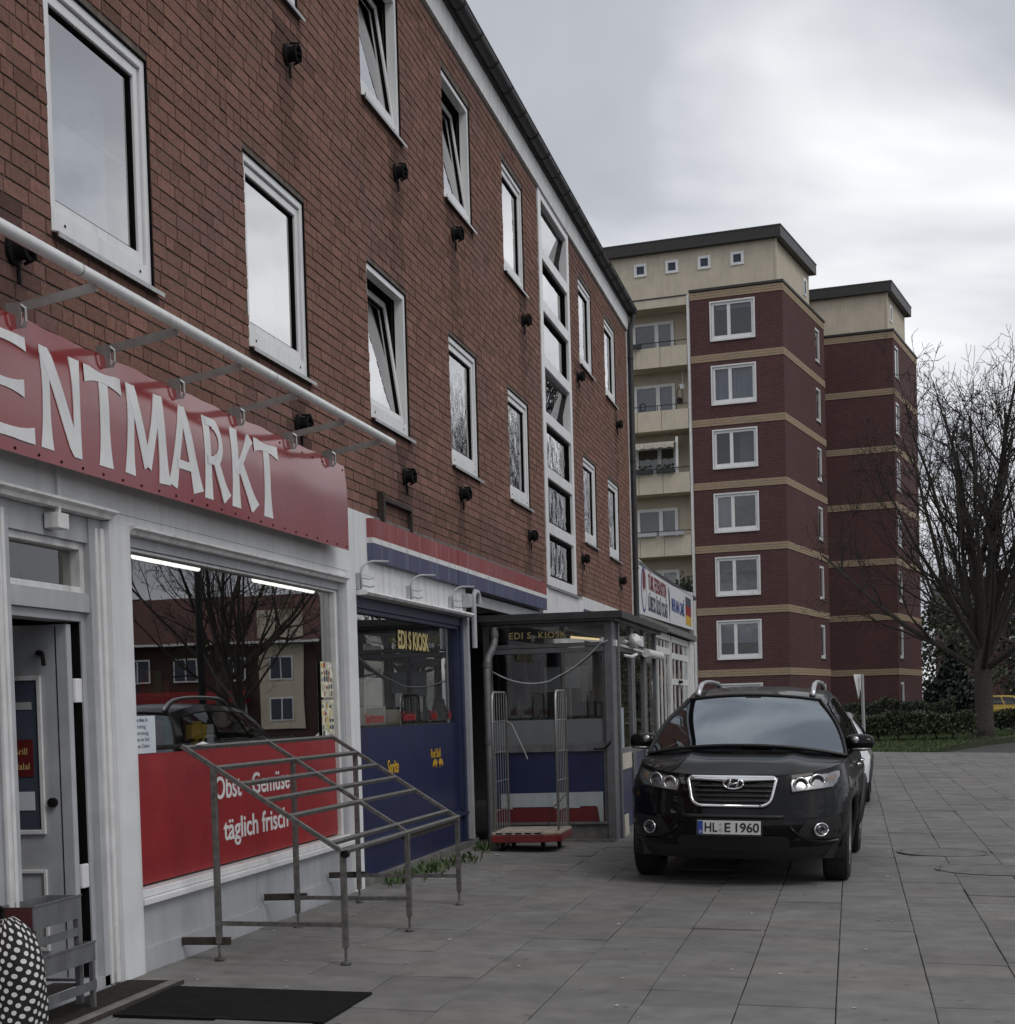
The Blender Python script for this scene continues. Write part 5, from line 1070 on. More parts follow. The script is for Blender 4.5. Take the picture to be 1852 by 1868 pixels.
for sx2, xx in ((0, cx0+.035), (1, cx1-.035)):
    ya, yb, zt = cy0+.04+(.10 if sx2 else 0), cy1-.02, zb+1.64
    mb = MB(); mb.path([(xx,ya,zb+.20),(xx,ya,zt-.09),(xx,ya+.03,zt-.025),(xx,ya+.09,zt),(xx,yb-.09,zt),(xx,yb-.03,zt-.025),(xx,yb,zt-.09),(xx,yb,zb+.20)], .0125, 8); sd = build('side_frame', mb, 'alu', rc, smooth=True)
    for z in (.42,.72,1.02,1.34): mb = MB(); mb.tube((xx,ya,zb+z),(xx,yb,zb+z-.0),.006,n=6); build('cross_wire', mb, 'alu', sd)
    for k in range(5): yy = ya+(yb-ya)*(k+1)/6; mb = MB(); mb.tube((xx,yy,zb+.22),(xx,yy,zt-.005),.004,n=5); build('upright_wire', mb, 'alu', sd)
for (x, y) in ((cx0+.1,cy0+.12),(cx1-.2,cy0+.16),(cx0+.1,cy1-.12),(cx1-.12,cy1-.12)):
    mb = MB(); mb.lathe([(0,-.016),(.045,-.016),(.05,-.008),(.05,.008),(.045,.016),(0,.016)], 'x', (x,y,gz(x)+.052), 16); w = build('castor', mb, 'black', rc, smooth=True, auto=40); B('fork', 'steel', w, (x-.024,x-.017,y-.02,y+.02,gz(x)+.05,zb+.099), (x+.017,x+.024,y-.02,y+.02,gz(x)+.05,zb+.099))
mb = MB(); mb.path([(cx0+.035,cy1-.02,zb+1.34),(cx0+.10,cy1-.06,zb+1.30),(cx0+.24,cy1-.10,zb+1.0),(cx0+.27,cy1-.11,zb+.93)], .007, 6); build('loose_strap', mb, 'alu', rc)
mb = MB(); mb.path([(cx1-.04,cy1-.1,zb+.55),(cx0+.47,cy1-.03,zb+.36),(cx0+.47,cy1-.03,zb+.21)], .006, 6); build('loose_strap', mb, 'rust', rc)
# ---- stepped plant stand beside the door
pst = thing('step_stand', 'two-tier grey metal tray stand beside the market door', 'stand', (.12,7.5,0)); gm = pm('galvanised_sheet', (.19,.193,.198), .5, .15, 10, .1, 50, metal=.4, streak=.4); dkr = pm('brown_red_sheet', (.07,.022,.022), .6, .2)
ux0, ux1, ya, yb = -.02, .165, 7.30, 7.80
B('upper_tray', gm, pst, (ux1-.006,ux1,ya,yb,.46,.575), (ux0,ux1-.006,yb-.006,yb,.46,.575), (ux0,ux0+.006,ya,yb-.006,.46,.575), (ux0+.006,ux1-.006,ya+.01,yb-.006,.49,.496)); B('end_plate', dkr, pst, (ux0,ux1-.006,ya,ya+.006,.44,.572)); B('rim', gm, pst, (ux1,ux1+.006,ya-.004,yb+.004,.572,.580))
for (x, y) in ((ux1-.01,ya+.03),(ux1-.01,yb-.03)): B('leg', gm, pst, (x-.012,x+.016,y-.018,y+.018,.03,.46))
B('middle_rail', gm, pst, (ux1-.004,ux1+.004,ya,yb,.375,.415)); lx = .235
B('lower_tray', gm, pst, (lx-.006,lx,ya-.08,yb+.0,.245,.34), (ux1+.01,lx-.006,yb-.006,yb,.245,.34), (ux1+.01,lx-.006,ya-.08,ya-.074,.245,.34), (ux1+.02,lx-.006,ya-.07,yb-.01,.27,.276)); B('rim', gm, pst, (lx,lx+.006,ya-.084,yb+.004,.337,.345))
for y in (ya-.06, yb-.02): B('leg', gm, pst, (lx-.022,lx-.001,y-.014,y+.014,-.005,.245))
B('bottom_rail', gm, pst, (lx-.005,lx+.002,ya-.07,yb,.10,.145)); B('shelf', 'rust', pst, (ux0+.03,ux1-.02,ya+.02,yb-.02,.12,.13))
# ---- polka dot shopping bag
def dots():
    m, t, b = principled('polka_dot_cloth'); b.inputs['Roughness'].default_value = .75
    tc = N(t, 'ShaderNodeTexCoord'); mpn = N(t, 'ShaderNodeMapping'); mpn.inputs['Scale'].default_value = (27,27,27); mpn.inputs['Rotation'].default_value = (0,0,.5)
    sp_ = N(t, 'ShaderNodeSeparateXYZ'); ad_ = N(t, 'ShaderNodeMath', operation='ADD'); cb_ = N(t, 'ShaderNodeCombineXYZ')
    t.links.new(tc.outputs['UV'], mpn.inputs[0])
    vo = N(t, 'ShaderNodeTexVoronoi', voronoi_dimensions='2D'); vo.inputs['Scale'].default_value = 1.0; vo.inputs['Randomness'].default_value = 0.0
    t.links.new(mpn.outputs[0], vo.inputs['Vector'])
    lt_ = N(t, 'ShaderNodeMath', operation='LESS_THAN'); lt_.inputs[1].default_value = .30; t.links.new(vo.outputs['Distance'], lt_.inputs[0])
    mx_ = N(t, 'ShaderNodeMixRGB'); mx_.inputs[1].default_value = (.012,.011,.012,1); mx_.inputs[2].default_value = (.70,.68,.66,1); t.links.new(lt_.outputs[0], mx_.inputs[0]); t.links.new(mx_.outputs[0], b.inputs['Base Color'])
    return m
bag = thing('dotted_bag', 'black and white polka dot shopping bag at the lower left picture edge', 'bag', (.22,6.95,0))
rows = []; uvs = []
for j in range(15):
    v = j/14; z = .05+.51*v; taper = (1 if v < .42 else math.sqrt(max(.06, 1-((v-.42)/.60)**2)))-.10*(1-v)**3; r_ = []
    for i in range(33):
        a = 2*math.pi*i/32; ca, sa = math.cos(a), math.sin(a); n_ = .62
        k = 1+.035*math.sin(3*a+v*5)+.025*math.sin(7*a-v*9)
        r_.append((.195+.185*taper*k*math.copysign(abs(ca)**n_, ca), 6.95+.13*taper*k*math.copysign(abs(sa)**n_, sa), z + .015*math.sin(2*a+1)*v))
    rows.append(r_)
mb = MB(); mb.grid(rows); mb.add(rows[-1][:32], [tuple(range(32))])
o_ = build('body', mb, dots(), bag, smooth=True, fixn=True)
uv = o_.data.uv_layers.new(name='UVMap')
for lp_ in o_.data.loops:
    c = o_.data.vertices[lp_.vertex_index].co; a = math.atan2(c.y, c.x+.025); 
    if a < -math.pi*.999: a = math.pi
    uv.data[lp_.index].uv = (a*.15, c.z)
mb = MB(); mb.path([(.17,6.90,.55),(.17,6.90,.60),(.17,6.95,.625),(.17,7.0,.60),(.17,7.0,.55)], .012, 6); build('handle', mb, 'black', bag)
for x in (.06,.33): mb = MB(); mb.lathe([(0,-.014),(.04,-.014),(.045,0),(.04,.014),(0,.014)], 'x', (x,7.0,.045+gz(x)), 14); build('wheel', mb, 'black', bag, smooth=True, auto=40)
# ================================================================== CARS
M['carblack'] = pm('black_metallic_paint', (.0022,.0024,.0028), .4, .1, 3, 0, spec=.08, coat=.45)
M['carwhite'] = pm('white_car_paint', (.72,.73,.75), .3, .03, 3, 0, coat=.8)
M['caryellow'] = pm('yellow_car_paint', (.60,.40,.03), .35, .03, 3, 0, coat=.6)
M['cladding'] = pm('black_plastic_cladding', (.012,.012,.013), .55, .2, 40, .1, 150)
M['chrome'] = pm('chrome', (.75,.75,.76), .12, .03, 5, 0, metal=1.0); M['satin'] = pm('satin_silver_rail', (.55,.55,.56), .3, .05, 5, 0, metal=.85)
M['tyre'] = pm('tyre_rubber', (.012,.012,.012), .8, .2, 20, .3, 90); M['rim'] = pm('alloy_rim', (.30,.30,.31), .3, .1, 9, 0, metal=.8)
M['windscreen'] = glassm('windscreen_glass', (.42,.46,.48), 2.1, .02, 1.2, faces=2, gcol=(.82,.91,1.0)); M['privacy'] = pm('dark_side_glass', (.004,.005,.006), .03, .1, 2, 0, spec=.8)
M['lampclear'] = pm('headlamp_reflector', (.33,.33,.335), .18, .25, 14, 0, metal=.7, coat=.6); M['lampdark'] = pm('lamp_bowl', (.07,.07,.075), .12, .3, 20, 0, metal=.8, coat=1.0); M['amber'] = pm('indicator_lens', (.22,.14,.11), .2, .1, 9, 0, coat=1)
M['plate'] = pm('number_plate', (.62,.62,.61), .45, .03, 5, 0); M['interior'] = pm('car_interior', (.035,.035,.036), .8, .2)
def lerp_table(tab, x):
    """smooth (Hermite) interpolation through the table"""
    n = len(tab)
    if x <= tab[0][0]: return tab[0][1]
    if x >= tab[-1][0]: return tab[-1][1]
    for i in range(n-1):
        (a, va), (b, vb) = tab[i], tab[i+1]
        if x <= b:
            h = b-a; s = (vb-va)/h
            s0 = (va-tab[i-1][1])/(a-tab[i-1][0]) if i else s; s1 = (tab[i+2][1]-vb)/(tab[i+2][0]-b) if i+2 < n else s
            m0, m1 = (s0+s)/2, (s+s1)/2; t = (x-a)/h
            return (2*t**3-3*t*t+1)*va+(t**3-2*t*t+t)*h*m0+(3*t*t-2*t**3)*vb+(t**3-t*t)*h*m1
def car(name, label, loc, rz, paint, hero=True, S_=(1,1,1), tilt=0.0):
    """body shell from longitudinal and vertical profile tables; x right, y rearwards from the bumper, z up"""
    t = thing(name, label, 'car', loc, rz); t.rotation_euler = (0, tilt, rz); t.scale = S_
    Lc = 4.66; n_ = 2.65; Df, Dr = .80, .50; ax1, ax2, axz, arch = .93, 3.63, .368, .405
    ztop = [(0,.925),(.12,.955),(.35,1.005),(.75,1.045),(1.15,1.075),(2.0,1.09),(3.4,1.13),(4.2,1.13),(4.66,1.10)]
    yf = [(.20,.16),(.27,.10),(.34,.06),(.42,.02),(.50,.0),(.58,.005),(.66,.03),(.74,.055),(.84,.085),(.93,.13),(1.05,.2)]
    yr = [(.20,.12),(.30,.05),(.45,.0),(.70,.02),(.90,.06),(1.13,.10)]
    W_ = [(.20,.85),(.27,.885),(.36,.905),(.48,.925),(.62,.94),(.78,.942),(.90,.925),(1.0,.90),(1.13,.875)]
    def plan(s, z):
        """s 0..1 nose centre to side, 1..2 along side, 2..3 side to tail centre"""
        w = lerp_table(W_, z); f = lerp_table(yf, z); r = Lc-lerp_table(yr, z)
        if s <= 1:
            a = s*math.pi/2; x = w*max(0, math.sin(a))**(2/n_); y = f+Df*(1-max(0, math.cos(a))**(2/n_))
        elif s <= 2: x = w; y = (f+Df)+(s-1)*((r-Dr)-(f+Df))
        else:
            a = (3-s)*math.pi/2; x = w*max(0, math.sin(a))**(2/3.2); y = r-Dr*(1-max(0, math.cos(a))**(2/3.2))
        return x, y
    zb = .235
    ss = [i/26 for i in range(27)] + [1+i/64 for i in range(1,65)] + [2+i/16 for i in range(1,17)]
    NV = 26
    def shell_pt(s, v):
        x, y = plan(s, .6); zt = lerp_table(ztop, y); z = zb+(zt-zb)*v; x, y = plan(s, z); 
        if z < .36 and 1.35 < y < 3.2: x -= .01
        # a crisp shoulder line and lower crease along the flanks
        if .9 < s < 2.1: x += .012*math.exp(-((z-.86)/.05)**2) - .014*math.exp(-((z-.56)/.07)**2)
        return (x, y, z)
    cols_ = [[shell_pt(s, j/NV) for j in range(NV+1)] for s in ss]
    body, clads = MB(), {}
    for sg in (1, -1):
        for i in range(len(ss)-1):
            for j in range(NV):
                q = [cols_[i][j], cols_[i+1][j], cols_[i+1][j+1], cols_[i][j+1]]
                cx, cy, cz = [sum(p[k] for p in q)/4 for k in range(3)]
                if cx > .55 and any(math.hypot(cy-ay, cz-axz) < arch for ay in (ax1, ax2)): continue
                q = [(sg*p[0], p[1], p[2]) for p in q]
                lowclad = cz < .34 or (cz < .40 and ss[i] > .95)
                (clads.setdefault(('bumper_cladding' if cy < ax1 else ('rear_cladding' if cy > ax2 else 'sill_cladding'), sg if ax1 <= cy <= ax2 else 0), MB()) if lowclad else body).add(q, [(0,1,2,3) if sg > 0 else (3,2,1,0)])
    # bonnet: swept ribs between the two upper edges
    ic = max(i for i, s in enumerate(ss) if cols_[i][NV][1] <= 1.13)
    ribs = []
    for i in range(ic+1):
        x, y, z = cols_[i][NV]; r_ = []
        for k in range(25):
            u = -1+2*k/24; d = min(1, y/1.1)
            cr_ = .075*(1-abs(u)**2.4)*min(1, (y-.10)/.25 if y > .1 else 0) * (1-.35*d) + .018*math.exp(-((abs(u)*x-.44)/.07)**2)*min(1, max(0, y-.2)/.3)
            r_.append((u*x, y, z+cr_))
        ribs.append(r_)
    bon = MB(); bon.grid(ribs)
    bo = build('body', body, paint, t, smooth=True, local=True, auto=50); build('bonnet', bon, paint, t, smooth=True, local=True, auto=60)
    for (nm_, _), cm_ in clads.items(): build(nm_, cm_, 'cladding', t, smooth=True, local=True, auto=50)
    # greenhouse
    yA0, yA1, yD0, yD1 = 1.10, 1.80, 4.50, 4.12
    zr_ = [(1.75,1.545),(1.95,1.585),(2.3,1.63),(2.8,1.645),(3.6,1.625),(4.2,1.56)]; crown = .046
    def side(u, w):
        y = (yA0+(yA1-yA0)*w)*(1-u)+(yD0+(yD1-yD0)*w)*u; zbelt = lerp_table(ztop, y)+.0; zt = lerp_table(zr_, max(1.75, y))
        xb = lerp_table(W_, 1.05)-.005 if y < 4.2 else .86; xt = .615; x = xb+(xt-xb)*w**1.12+.028*math.sin(math.pi*w)
        return (x, y, zbelt+(zt-zbelt)*w)
    gh = MB()
    for sg in (1, -1):
        rws = [[(sg*p[0], p[1], p[2]) for p in [side(k/40, j/10) for k in range(41)]] for j in range(11)]; gh.grid(rws, flip=sg < 0)
    build('pillars', gh, paint, t, smooth=True, local=True, auto=60)
    rf = MB(); rws = []
    for k in range(25):
        e = side(k/24, 1.0); rws.append([(e[0]*u, e[1]+(.0 if k else -.05*(1-u*u)), e[2]+crown*(1-abs(u)**2.2)) for u in [-1+2*i/16 for i in range(17)]])
    rf.grid(rws); build('roof', rf, paint, t, smooth=True, local=True)
    ws = MB(); rws = []
    for j in range(11):
        w = j/10; e = side(0, w); rws.append([(e[0]*.985*u, e[1]-.16*(1-w*.7)*(1-u*u)+.0, e[2]+(crown*.95*w+.085*(1-w))*(1-abs(u)**2.2)+.02*math.sin(math.pi*w)) for u in [-1+2*i/20 for i in range(21)]])
    ws.grid(rws); build('windscreen', ws, 'windscreen', t, smooth=True, local=True, fixn=False)
    wf = MB()
    edge = [rws[0][i] for i in range(21)]; wf.path([(p[0],p[1]-.01,p[2]+.004) for p in edge], .016, 6); wf.path([(p[0],p[1],p[2]+.006) for p in rws[10]], .012, 6)
    for k in (0, 20): wf.path([(r[k][0],r[k][1]-.004,r[k][2]+.005) for r in rws], .016, 6)
    build('windscreen_seal', wf, 'cladding', t, local=True)
    rg = MB(); rws2 = []
    for j in range(7):
        w = j/6; e = side(1, w); rws2.append([(e[0]*u, e[1]+.12*(1-u*u), e[2]+crown*w*(1-abs(u)**2.2)) for u in [-1+2*i/10 for i in range(11)]])
    rg.grid([[(p[0]*(1.0 if hero else .74),p[1]+(0 if hero else .006),p[2]) for p in r] for r in rws2]); build('rear_window', rg, 'privacy', t, smooth=True, local=True)
    if not hero:
        rg = MB(); rg.grid(rws2); build('tailgate', rg, paint, t, smooth=True, local=True)
    # side glass, offset just outside the pillars
    for sg in (1, -1):
        for (ua, ub, ua1, ub1) in ((.045,.385,.10,.385),(.415,.70,.415,.70),(.73,.93,.73,.88)):
            g_ = MB(); rws3 = []
            for j in range(7):
                w = .07+.80*j/6; fr_ = j/6; r_ = []
                for k in range(11):
                    u = (ua+(ua1-ua)*fr_)*(1-k/10)+(ub+(ub1-ub)*fr_)*k/10; p = side(u, w); r_.append((sg*(p[0]+.008), p[1], p[2]+.003))
                rws3.append(r_)
            g_.grid(rws3); so = build('side_window', g_, 'privacy', t, smooth=True, local=True)
            tr = MB(); tr.path(rws3[0], .009, 5); tr.path(rws3[-1], .008, 5); build('trim', tr, 'cladding', so, local=True)
    # floor, interior
    B('underbody', 'cladding', t, (-.80,.80,.35,4.4,.24,.42), (-.62,.62,.3,4.2,.42,.80), local=True)
    it = MB(); it.box(-.70,.70,1.25,1.50,.85,1.10); it.box(-.62,-.14,2.15,2.35,.6,1.22); it.box(.14,.62,2.15,2.35,.6,1.22); it.box(-.5,-.26,2.2,2.28,1.24,1.42); it.box(.26,.5,2.2,2.28,1.24,1.42); it.box(-.75,.75,3.0,3.2,.6,1.15); build('seats', it, 'interior', t, local=True)
    if hero:
        mb = MB(); mb.path([(.36+.17*math.cos(a), 1.62+.06*math.sin(a), 1.06+.15*math.sin(a)) for a in [2*math.pi*k/16 for k in range(17)]], .014, 6); build('steering_wheel', mb, 'interior', t, local=True)
        B('mirror_mount', 'interior', t, (-.07,.07,1.72,1.78,1.50,1.59), local=True)
    # wheels
    for ay in (ax1, ax2):
        for sg in (1, -1):
            xo = sg*.925; xi = sg*.70
            prof = [(.235,xi),(.33,xi),(.362,xi+sg*.02),(.3695,xi+sg*.05),(.3695,xo-sg*.05),(.362,xo-sg*.018),(.335,xo),(.245,xo-sg*.005),(.235,xo-sg*.02)]
            mb = MB(); mb.lathe(prof, 'x', (0,ay,axz), 40); wh = build('wheel', mb, 'tyre', t, smooth=True, local=True, auto=40)
            mb = MB(); mb.lathe([(.236,xi),(.236,xo-sg*.02),(.225,xo-sg*.012),(.212,xo-sg*.03),(.205,xo-sg*.09),(.0,xo-sg*.09)], 'x', (0,ay,axz), 32); build('rim_barrel', mb, 'cladding', wh, smooth=True, local=True, auto=40)
            mb = MB(); mb.lathe([(.236,xo-sg*.022),(.236,xo-sg*.006),(.218,xo-sg*.008),(.214,xo-sg*.03)], 'x', (0,ay,axz), 32)
            for k in range(5):
                a = 2*math.pi*k/5+.3
                for da in (-.17, .17): mb.bar((xo-sg*.03, ay+.05*math.cos(a), axz+.05*math.sin(a)), (xo-sg*.02, ay+.22*math.cos(a+da), axz+.22*math.sin(a+da)), .03, .025, up=(1,0,0))
            mb.lathe([(0,xo-sg*.012),(.055,xo-sg*.018),(.065,xo-sg*.05)], 'x', (0,ay,axz), 16); build('rim', mb, 'rim', wh, local=True, smooth=True, auto=35)
            if hero:
                for k in range(4):
                    xx = xi+(xo-xi)*(k+1)/5; mb = MB(); mb.lathe([(.3690,xx-.006),(.3705,xx-.006),(.3705,xx+.006),(.3690,xx+.006)], 'x', (0,ay,axz), 30); build('tread_rib', mb, 'cladding', wh, local=True)
            mb = MB(); arc_ = []
            for k in range(25):
                a = R(-28+236*k/24); yy, zz = ay+math.cos(a)*(arch+.012), axz+math.sin(a)*(arch+.012); 
                if zz < .26: zz = .26
                arc_.append((sg*(lerp_table(W_, zz)+.006) if ay > 1.2 or yy > .80 else sg*(plan(1,zz)[0]+.0-max(0,(.80-yy))*.32), yy, zz))
            mb.path(arc_, .030, 6); build('wheel_arch', mb, 'cladding', t, smooth=True, local=True)
            mb = MB(); rws4 = [[(xx_*sg, ay+math.cos(R(a))*(arch+.01), axz+math.sin(R(a))*(arch+.01)) for a in range(-20,201,10)] for xx_ in (.90,.5)]; mb.grid(rws4); build('arch_liner', mb, 'cladding', t, local=True)
    def F(x, z):      # depth of the nose surface at lateral x, height z
        w = lerp_table(W_, z); k = min(.995, abs(x)/w); return lerp_table(yf, z)+Df*(1-(1-k**n_)**(1/n_))
    def patch(nm, pts, mat, off=.006, parent=None, nu=10, **kw):
        """skin patch on the nose: pts = (x,z) outline given as left and right boundary lists, bottom to top"""
        L, Rr = pts; rws5 = []
        for j in range(len(L)):
            r_ = []
            for k in range(nu+1):
                x = L[j][0]+(Rr[j][0]-L[j][0])*k/nu; z = L[j][1]+(Rr[j][1]-L[j][1])*k/nu; r_.append((x, F(x, z)-off, z))
            rws5.append(r_)
        m1 = MB(); m1.grid(rws5); return build(nm, m1, mat, parent or t, smooth=True, local=True, **kw)
    if not hero:
        for sg in (1,-1):
            patch('headlight', ([(sg*.50,.76),(sg*.48,.90)], [(sg*.86,.80),(sg*.84,.94)]), 'lampclear'); patch('tail_lamp', ([(sg*.60,.80),(sg*.6,.81)],[(sg*.62,.80),(sg*.62,.81)]), 'amber')
        patch('grille', ([(-.35,.55),(-.42,.72)], [(.35,.55),(.42,.72)]), 'cladding'); B('number_plate', 'plate', t, (-.26,.26,-.03,-.01,.45,.56), local=True)
    else:
        # grille
        def rrect(w0, w1, z0, z1, rad, n=7):
            pts = []
            for (cx, cz, a0) in ((w0-rad,z0+rad,-90),(w1-rad,z1-rad,0),(-(w1-rad),z1-rad,90),(-(w0-rad),z0+rad,180)):
                for k in range(n): a = R(a0+90*k/(n-1)); pts.append((cx+rad*math.cos(a), cz+rad*math.sin(a)))
            return pts
        def rrect2():
            pts = []
            for (cx, cz, a0, rad) in ((.335-.10,.685+.085,-90,.09),(.362-.03,.918-.03,0,.03),(-(.362-.03),.918-.03,90,.03),(-(.335-.10),.685+.085,180,.09)):
                for k in range(8):
                    a = R(a0+90*k/7); pts.append((cx+(rad if rad < .05 else .10)*math.cos(a), cz+(rad if rad < .05 else .085)*math.sin(a)))
            return pts
        gp = [(p[0]-.018, p[1]) for p in rrect2()]
        mb = MB(); mb.add([(0,F(0,.8)-.012,.8)]+[(x, F(x,z)-.010, z) for x, z in gp], [(0,1+(k+1)%len(gp),1+k) for k in range(len(gp))]); gr_ = build('grille', mb, 'cladding', t, local=True)
        mb = MB(); mb.path([(x, F(x,z)-.022, z) for x, z in gp+gp[:1]], .0155, 8); build('grille_surround', mb, 'chrome', gr_, smooth=True, local=True)
        mb = MB(); mb.path([(x, F(x,.905)-.03, .905-.012*(1-abs(x)/.36)) for x in [-.36+.72*k/20 for k in range(21)]], [.012+.014*math.exp(-(((-.36+.72*k/20))/.13)**2) for k in range(21)], 8); build('grille_crown', mb, 'chrome', gr_, smooth=True, local=True)
        for z in (.725,.765,.805,.845):
            mb = MB(); hw = .29+.06*(z-.70)/.2; mb.path([(x, F(x,z)-.020, z) for x in [-hw+2*hw*k/12 for k in range(13)]], .011, 5); build('grille_slat', mb, pm('grille_slat_black', (.02,.02,.021), .3, .1, 5, 0), gr_, smooth=True, local=True)
        yb_ = F(0,.865)-.052
        mb = MB(); mb.path([(.082*math.cos(a), yb_, .868+.043*math.sin(a)) for a in [2*math.pi*k/28 for k in range(29)]], .0085, 8); em = build('emblem', mb, 'chrome', t, smooth=True, local=True)
        mb = MB(); mb.poly([(.085*math.cos(2*math.pi*k/24), yb_+.004, .868+.045*math.sin(2*math.pi*k/24)) for k in range(24)], (0,.02,0)); build('emblem_backing', mb, 'cladding', em, local=True)
        mb = MB(); sh = .35
        def H_(p): return (p[0]+sh*(p[1]-.868), yb_-.002, p[1])
        for x0_, x1_ in ((-.047,-.022),(.022,.047)): mb.path([H_(((x0_+x1_)/2,.868+dz)) for dz in (-.038,-.02,0,.02,.038)], [.006,.010,.009,.010,.006], 6)
        mb.path([H_((-.035,.860)), H_((0,.868)), H_((.035,.876))], [.007,.0095,.007], 6); build('emblem_letter', mb, 'chrome', em, smooth=True, local=True)
        for sg in (1, -1):
            Lx = [(.475,.800),(.468,.83),(.462,.87),(.470,.905)]; Rx = [(.80,.838),(.832,.872),(.853,.925),(.852,.972)]
            hl = patch('headlight', ([(sg*x,z) for x,z in Lx], [(sg*x,z) for x,z in Rx]), 'lampclear', off=.008, nu=12)
            ol = Lx+Rx[::-1]+Lx[:1]; pth = []
            for (a, b) in zip(ol, ol[1:]):
                for k in range(4): x, z = a[0]+(b[0]-a[0])*k/4, a[1]+(b[1]-a[1])*k/4; pth.append((sg*x, F(x,z)-.008, z))
            mb = MB(); mb.path(pth+pth[:1], .007, 5); build('lamp_seam', mb, 'cladding', hl, local=True)
            for (cx, cz, rr_) in ((.545,.866,.052),(.675,.888,.054)):
                yy = F(cx,cz)-.018; n1_ = MB()
                tx_ = (F(cx+.03,cz)-F(cx-.03,cz))/.06
                def ring(rad_): return [(sg*(cx+rad_*math.cos(a)), yy+tx_*rad_*math.cos(a), cz+rad_*math.sin(a)) for a in [2*math.pi*k/24 for k in range(25)]]
                n1_.path(ring(rr_), .0085, 7); build('lamp_ring', n1_, 'chrome', hl, smooth=True, local=True)
                mb = MB(); o1 = ring(rr_-.006); i1 = [(p[0],p[1]+.02,p[2]) for p in ring(.02)]; mb.grid([o1, i1]); mb.add([p for p in i1[:24]], [tuple(range(24))]); build('lamp_bowl', mb, 'lampdark', hl, smooth=True, local=True)
            patch('indicator', ([(sg*.745,.885),(sg*.745,.918)], [(sg*.815,.905),(sg*.818,.945)]), 'amber', off=.012, parent=hl, nu=5)
            # fog lamp recess
            cx, cz = .715,.492; yy = F(cx,cz)
            patch('lower_vent', ([(sg*.50,.40),(sg*.55,.50),(sg*.60,.57)], [(sg*.86,.42),(sg*.87,.52),(sg*.86,.60)]), 'cladding', off=.006, nu=10)
            tx_ = (F(cx+.03,cz)-F(cx-.03,cz))/.06
            def ring2(rad_, dy): return [(sg*(cx+rad_*math.cos(a)), yy+tx_*rad_*math.cos(a)+dy, cz+rad_*math.sin(a)) for a in [2*math.pi*k/20 for k in range(21)]]
            mb = MB(); mb.path(ring2(.052,-.022), .008, 6); fg = build('fog_lamp', mb, 'chrome', t, smooth=True, local=True)
            mb = MB(); r1_ = ring2(.050,-.02)[:20]; mb.add(r1_, [tuple(range(20))]); build('fog_lens', mb, 'lampclear', fg, local=True)
            mb = MB(); mb.path(ring2(.026,-.03), .006, 5); mb.tube(ring2(.05,-.026)[5], ring2(.05,-.026)[15], .004, n=5); mb.tube(ring2(.05,-.026)[0], ring2(.05,-.026)[10], .004, n=5); build('fog_bulb', mb, 'lampdark', fg, local=True)
            mb = MB(); mb.path([(sg*x, F(x,z)-.012, z) for x, z in ((.46,.52),(.52,.455),(.60,.405),(.72,.385),(.84,.392))], .014, 6); build('bumper_lip', mb, 'carblack', t, smooth=True, local=True)
            # door mirror
            mb = MB(); rws6 = []
            for j in range(9):
                v = j/8*math.pi; r_ = []
                for k in range(17):
                    a = 2*math.pi*k/16; rx_, ry_, rz2 = .125, .10, .082
                    x = rx_*-math.cos(v); cr2 = max(.02, math.sin(v))**.40; r_.append((sg*(.975+x), 1.47+ry_*cr2*math.cos(a)*.8, 1.175+rz2*cr2*math.sin(a)*(1 if math.sin(a) > 0 else .9)))
                rws6.append(r_)
            mb.grid(rws6); dm = build('door_mirror', mb, paint, t, smooth=True, local=True)
            mb = MB(); mb.path([(sg*.84,1.50,1.085),(sg*.91,1.49,1.12)], [.04,.035], 8); build('mirror_foot', mb, 'cladding', dm, smooth=True, local=True)
            mb = MB(); mb.path([(sg*(.90+.17*k/6), 1.47-.085*math.sin(math.pi*(k+1)/8)-.012, 1.120+.004*k/6) for k in range(7)], .012, 6); build('mirror_indicator', mb, 'lampclear', dm, smooth=True, local=True)
            mb = MB(); mb.lathe([(0,-.006),(.02,-.004),(.03,.004)], 'y', (sg*.94,1.385,1.205), 10); build('mirror_badge', mb, 'satin', dm, smooth=True, local=True)
            # roof rail
            e0 = side(.02,1.0); mb = MB(); pts_ = []
            for k in range(15):
                q = k/14; u = .03+.80*q; e = side(u,1.0); hgt = .085*min(1, q/.10)*min(1, (1-q)/.10); hgt = .060*math.sin(min(1, min(q, 1-q)/.12)*math.pi/2); pts_.append((sg*(e[0]-.085), e[1], e[2]+.025+hgt))
            mb.path(pts_, [.030]+[.026]*2+[.020]*9+[.026]*2+[.030], 8); build('roof_rail', mb, 'satin', t, smooth=True, local=True)
            # doors: seams, handles, sill
            for yy in (1.42, 2.52, 3.45):
                mb = MB(); mb.path([(sg*(plan(1.5,z)[0]+.001+.012*math.exp(-((z-.86)/.05)**2)-.014*math.exp(-((z-.56)/.07)**2)), yy, z) for z in [.40+.06*k for k in range(12)]], .004, 4); build('door_seam', mb, 'cladding', t, local=True)
            for yy in (2.30, 3.28):
                mb = MB(); mb.path([(sg*.93,yy-.10,.955),(sg*.955,yy-.06,.957),(sg*.955,yy+.06,.960),(sg*.93,yy+.10,.962)], .013, 6); build('door_handle', mb, 'chrome', t, smooth=True, local=True)
            # wiper
            mb = MB(); mb.path([(sg*.1-.45,1.00,1.128),(sg*.1-.1,.965,1.150),(sg*.1+.2,.975,1.148)] if sg < 0 else [(-.05,.958,1.150),(.3,.975,1.145),(.62,1.05,1.118)], .011, 5); build('wiper', mb, 'cladding', t, local=True)
        B('cowl', 'cladding', t, (-.74,.74,1.06,1.16,1.02,1.10), local=True)
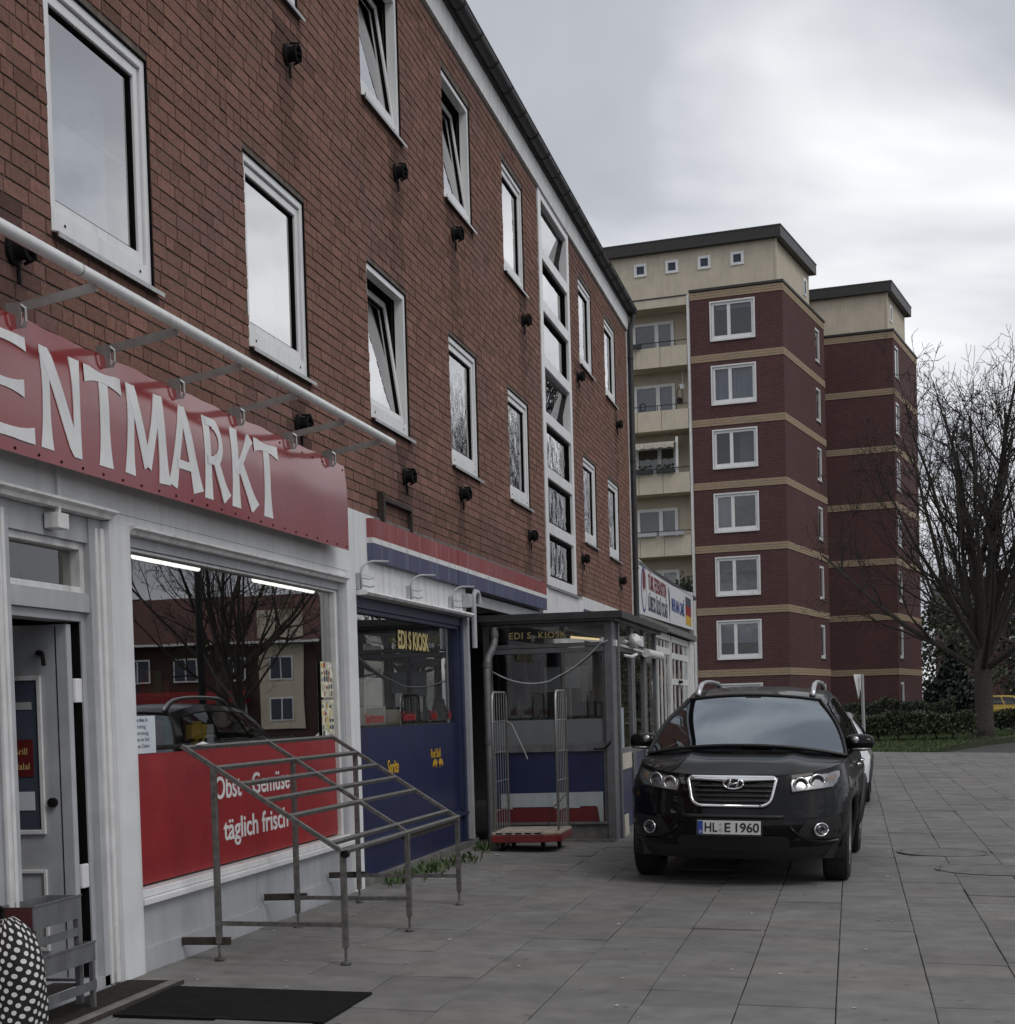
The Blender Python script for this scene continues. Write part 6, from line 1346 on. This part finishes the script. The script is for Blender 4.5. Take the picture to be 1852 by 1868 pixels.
        # bumper intake, number plate
        mb = MB(); mb.path([(x, F(x,.60)-.004, .598) for x in [-.42+.84*k/12 for k in range(13)]], .020, 6); build('intake_slot', mb, 'cladding', t, smooth=True, local=True)
        patch('lower_intake', ([(-.44,.30),(-.47,.40),(-.42,.44)], [(.44,.30),(.47,.40),(.42,.44)]), 'cladding', off=.008, nu=14)
        yp = F(.2,.5)-.035
        np_ = B('number_plate', 'plate', t, (-.285,.235,yp,yp+.012,.452,.565), local=True, bevel=.003); B('plate_holder', 'cladding', np_, (-.297,.247,yp+.004,yp+.05,.438,.578), local=True); B('country_strip', pm('plate_blue', (.02,.05,.28), .4, .05), np_, (-.283,-.241,yp-.0022,yp-.0005,.455,.562), local=True)
        def tl(s_, x, size, fit_, mat): 
            o2 = text('plate_text', s_, mat, None, size, (x,yp-.003,.474), (1,0,0), (0,0,1), .001, fit=fit_, bold=.016); o2.parent = np_; return o2
        blk = pm('plate_black', (.01,.01,.01), .5, 0); tl('HL', -.225, .106, .105, blk); tl('E', -.061, .106, .05, blk); tl('1960', .030, .106, .192, blk)
        mb = MB(); mb.lathe([(0,-.002),(.018,-.002),(.018,0)], 'y', (-.091,yp-.001,.49), 14); build('plate_seal', mb, 'panelgrey', np_, local=True); mb = MB(); mb.lathe([(0,-.002),(.012,-.002),(.012,0)], 'y', (-.091,yp-.001,.535), 14); build('plate_seal', mb, 'panelgrey', np_, local=True)
        o2 = text('country_letter', 'D', 'white', None, .03, (-.27,yp-.004,.465), (1,0,0), (0,0,1), .001); o2.parent = np_
        mb = MB(); bl = [(ribs[k][j][0], ribs[k][j][1]-.002, ribs[k][j][2]+.002) for k in (2,) for j in range(25)]; 
        for sgn in (1,-1):
            mb.path([(sgn*c[0]*.995, c[1], c[2]+.002) for c in [cols_[i][NV] for i in range(3, ic+1)]], .004, 4)
        build('bonnet_seam', mb, 'cladding', t, local=True)
        patch('skid_plate', ([(-.36,.245),(-.40,.30)], [(.36,.245),(.40,.30)]), 'cladding', off=.012, nu=10)
    return t
CY = R(2.1); fa = Vector((3.03, 14.80)); fwd = Vector((math.sin(CY), math.cos(CY)))
o2 = fa - fwd*.93
car('parked_suv', 'black off-road car with chrome grille parked on the paving, facing the camera', (o2.x, o2.y, gz(3.03)), -CY, 'carblack', True, tilt=math.atan(.03))
wc = Vector((4.249, 25.000, 0))
car('white_car', 'white car parked behind the black car, only its right side showing', (wc.x-.79, 28.6, gz(3.4)), R(179), 'carwhite', False, S_=(.90,.88,.815))
yc = Vector((11.409, 88.000, 0))
car('yellow_car', 'small yellow car in the distance between the tree trunks', (yc.x+2.4, 89.0, -.05), R(80), 'caryellow', False, S_=(.9,.85,.85))
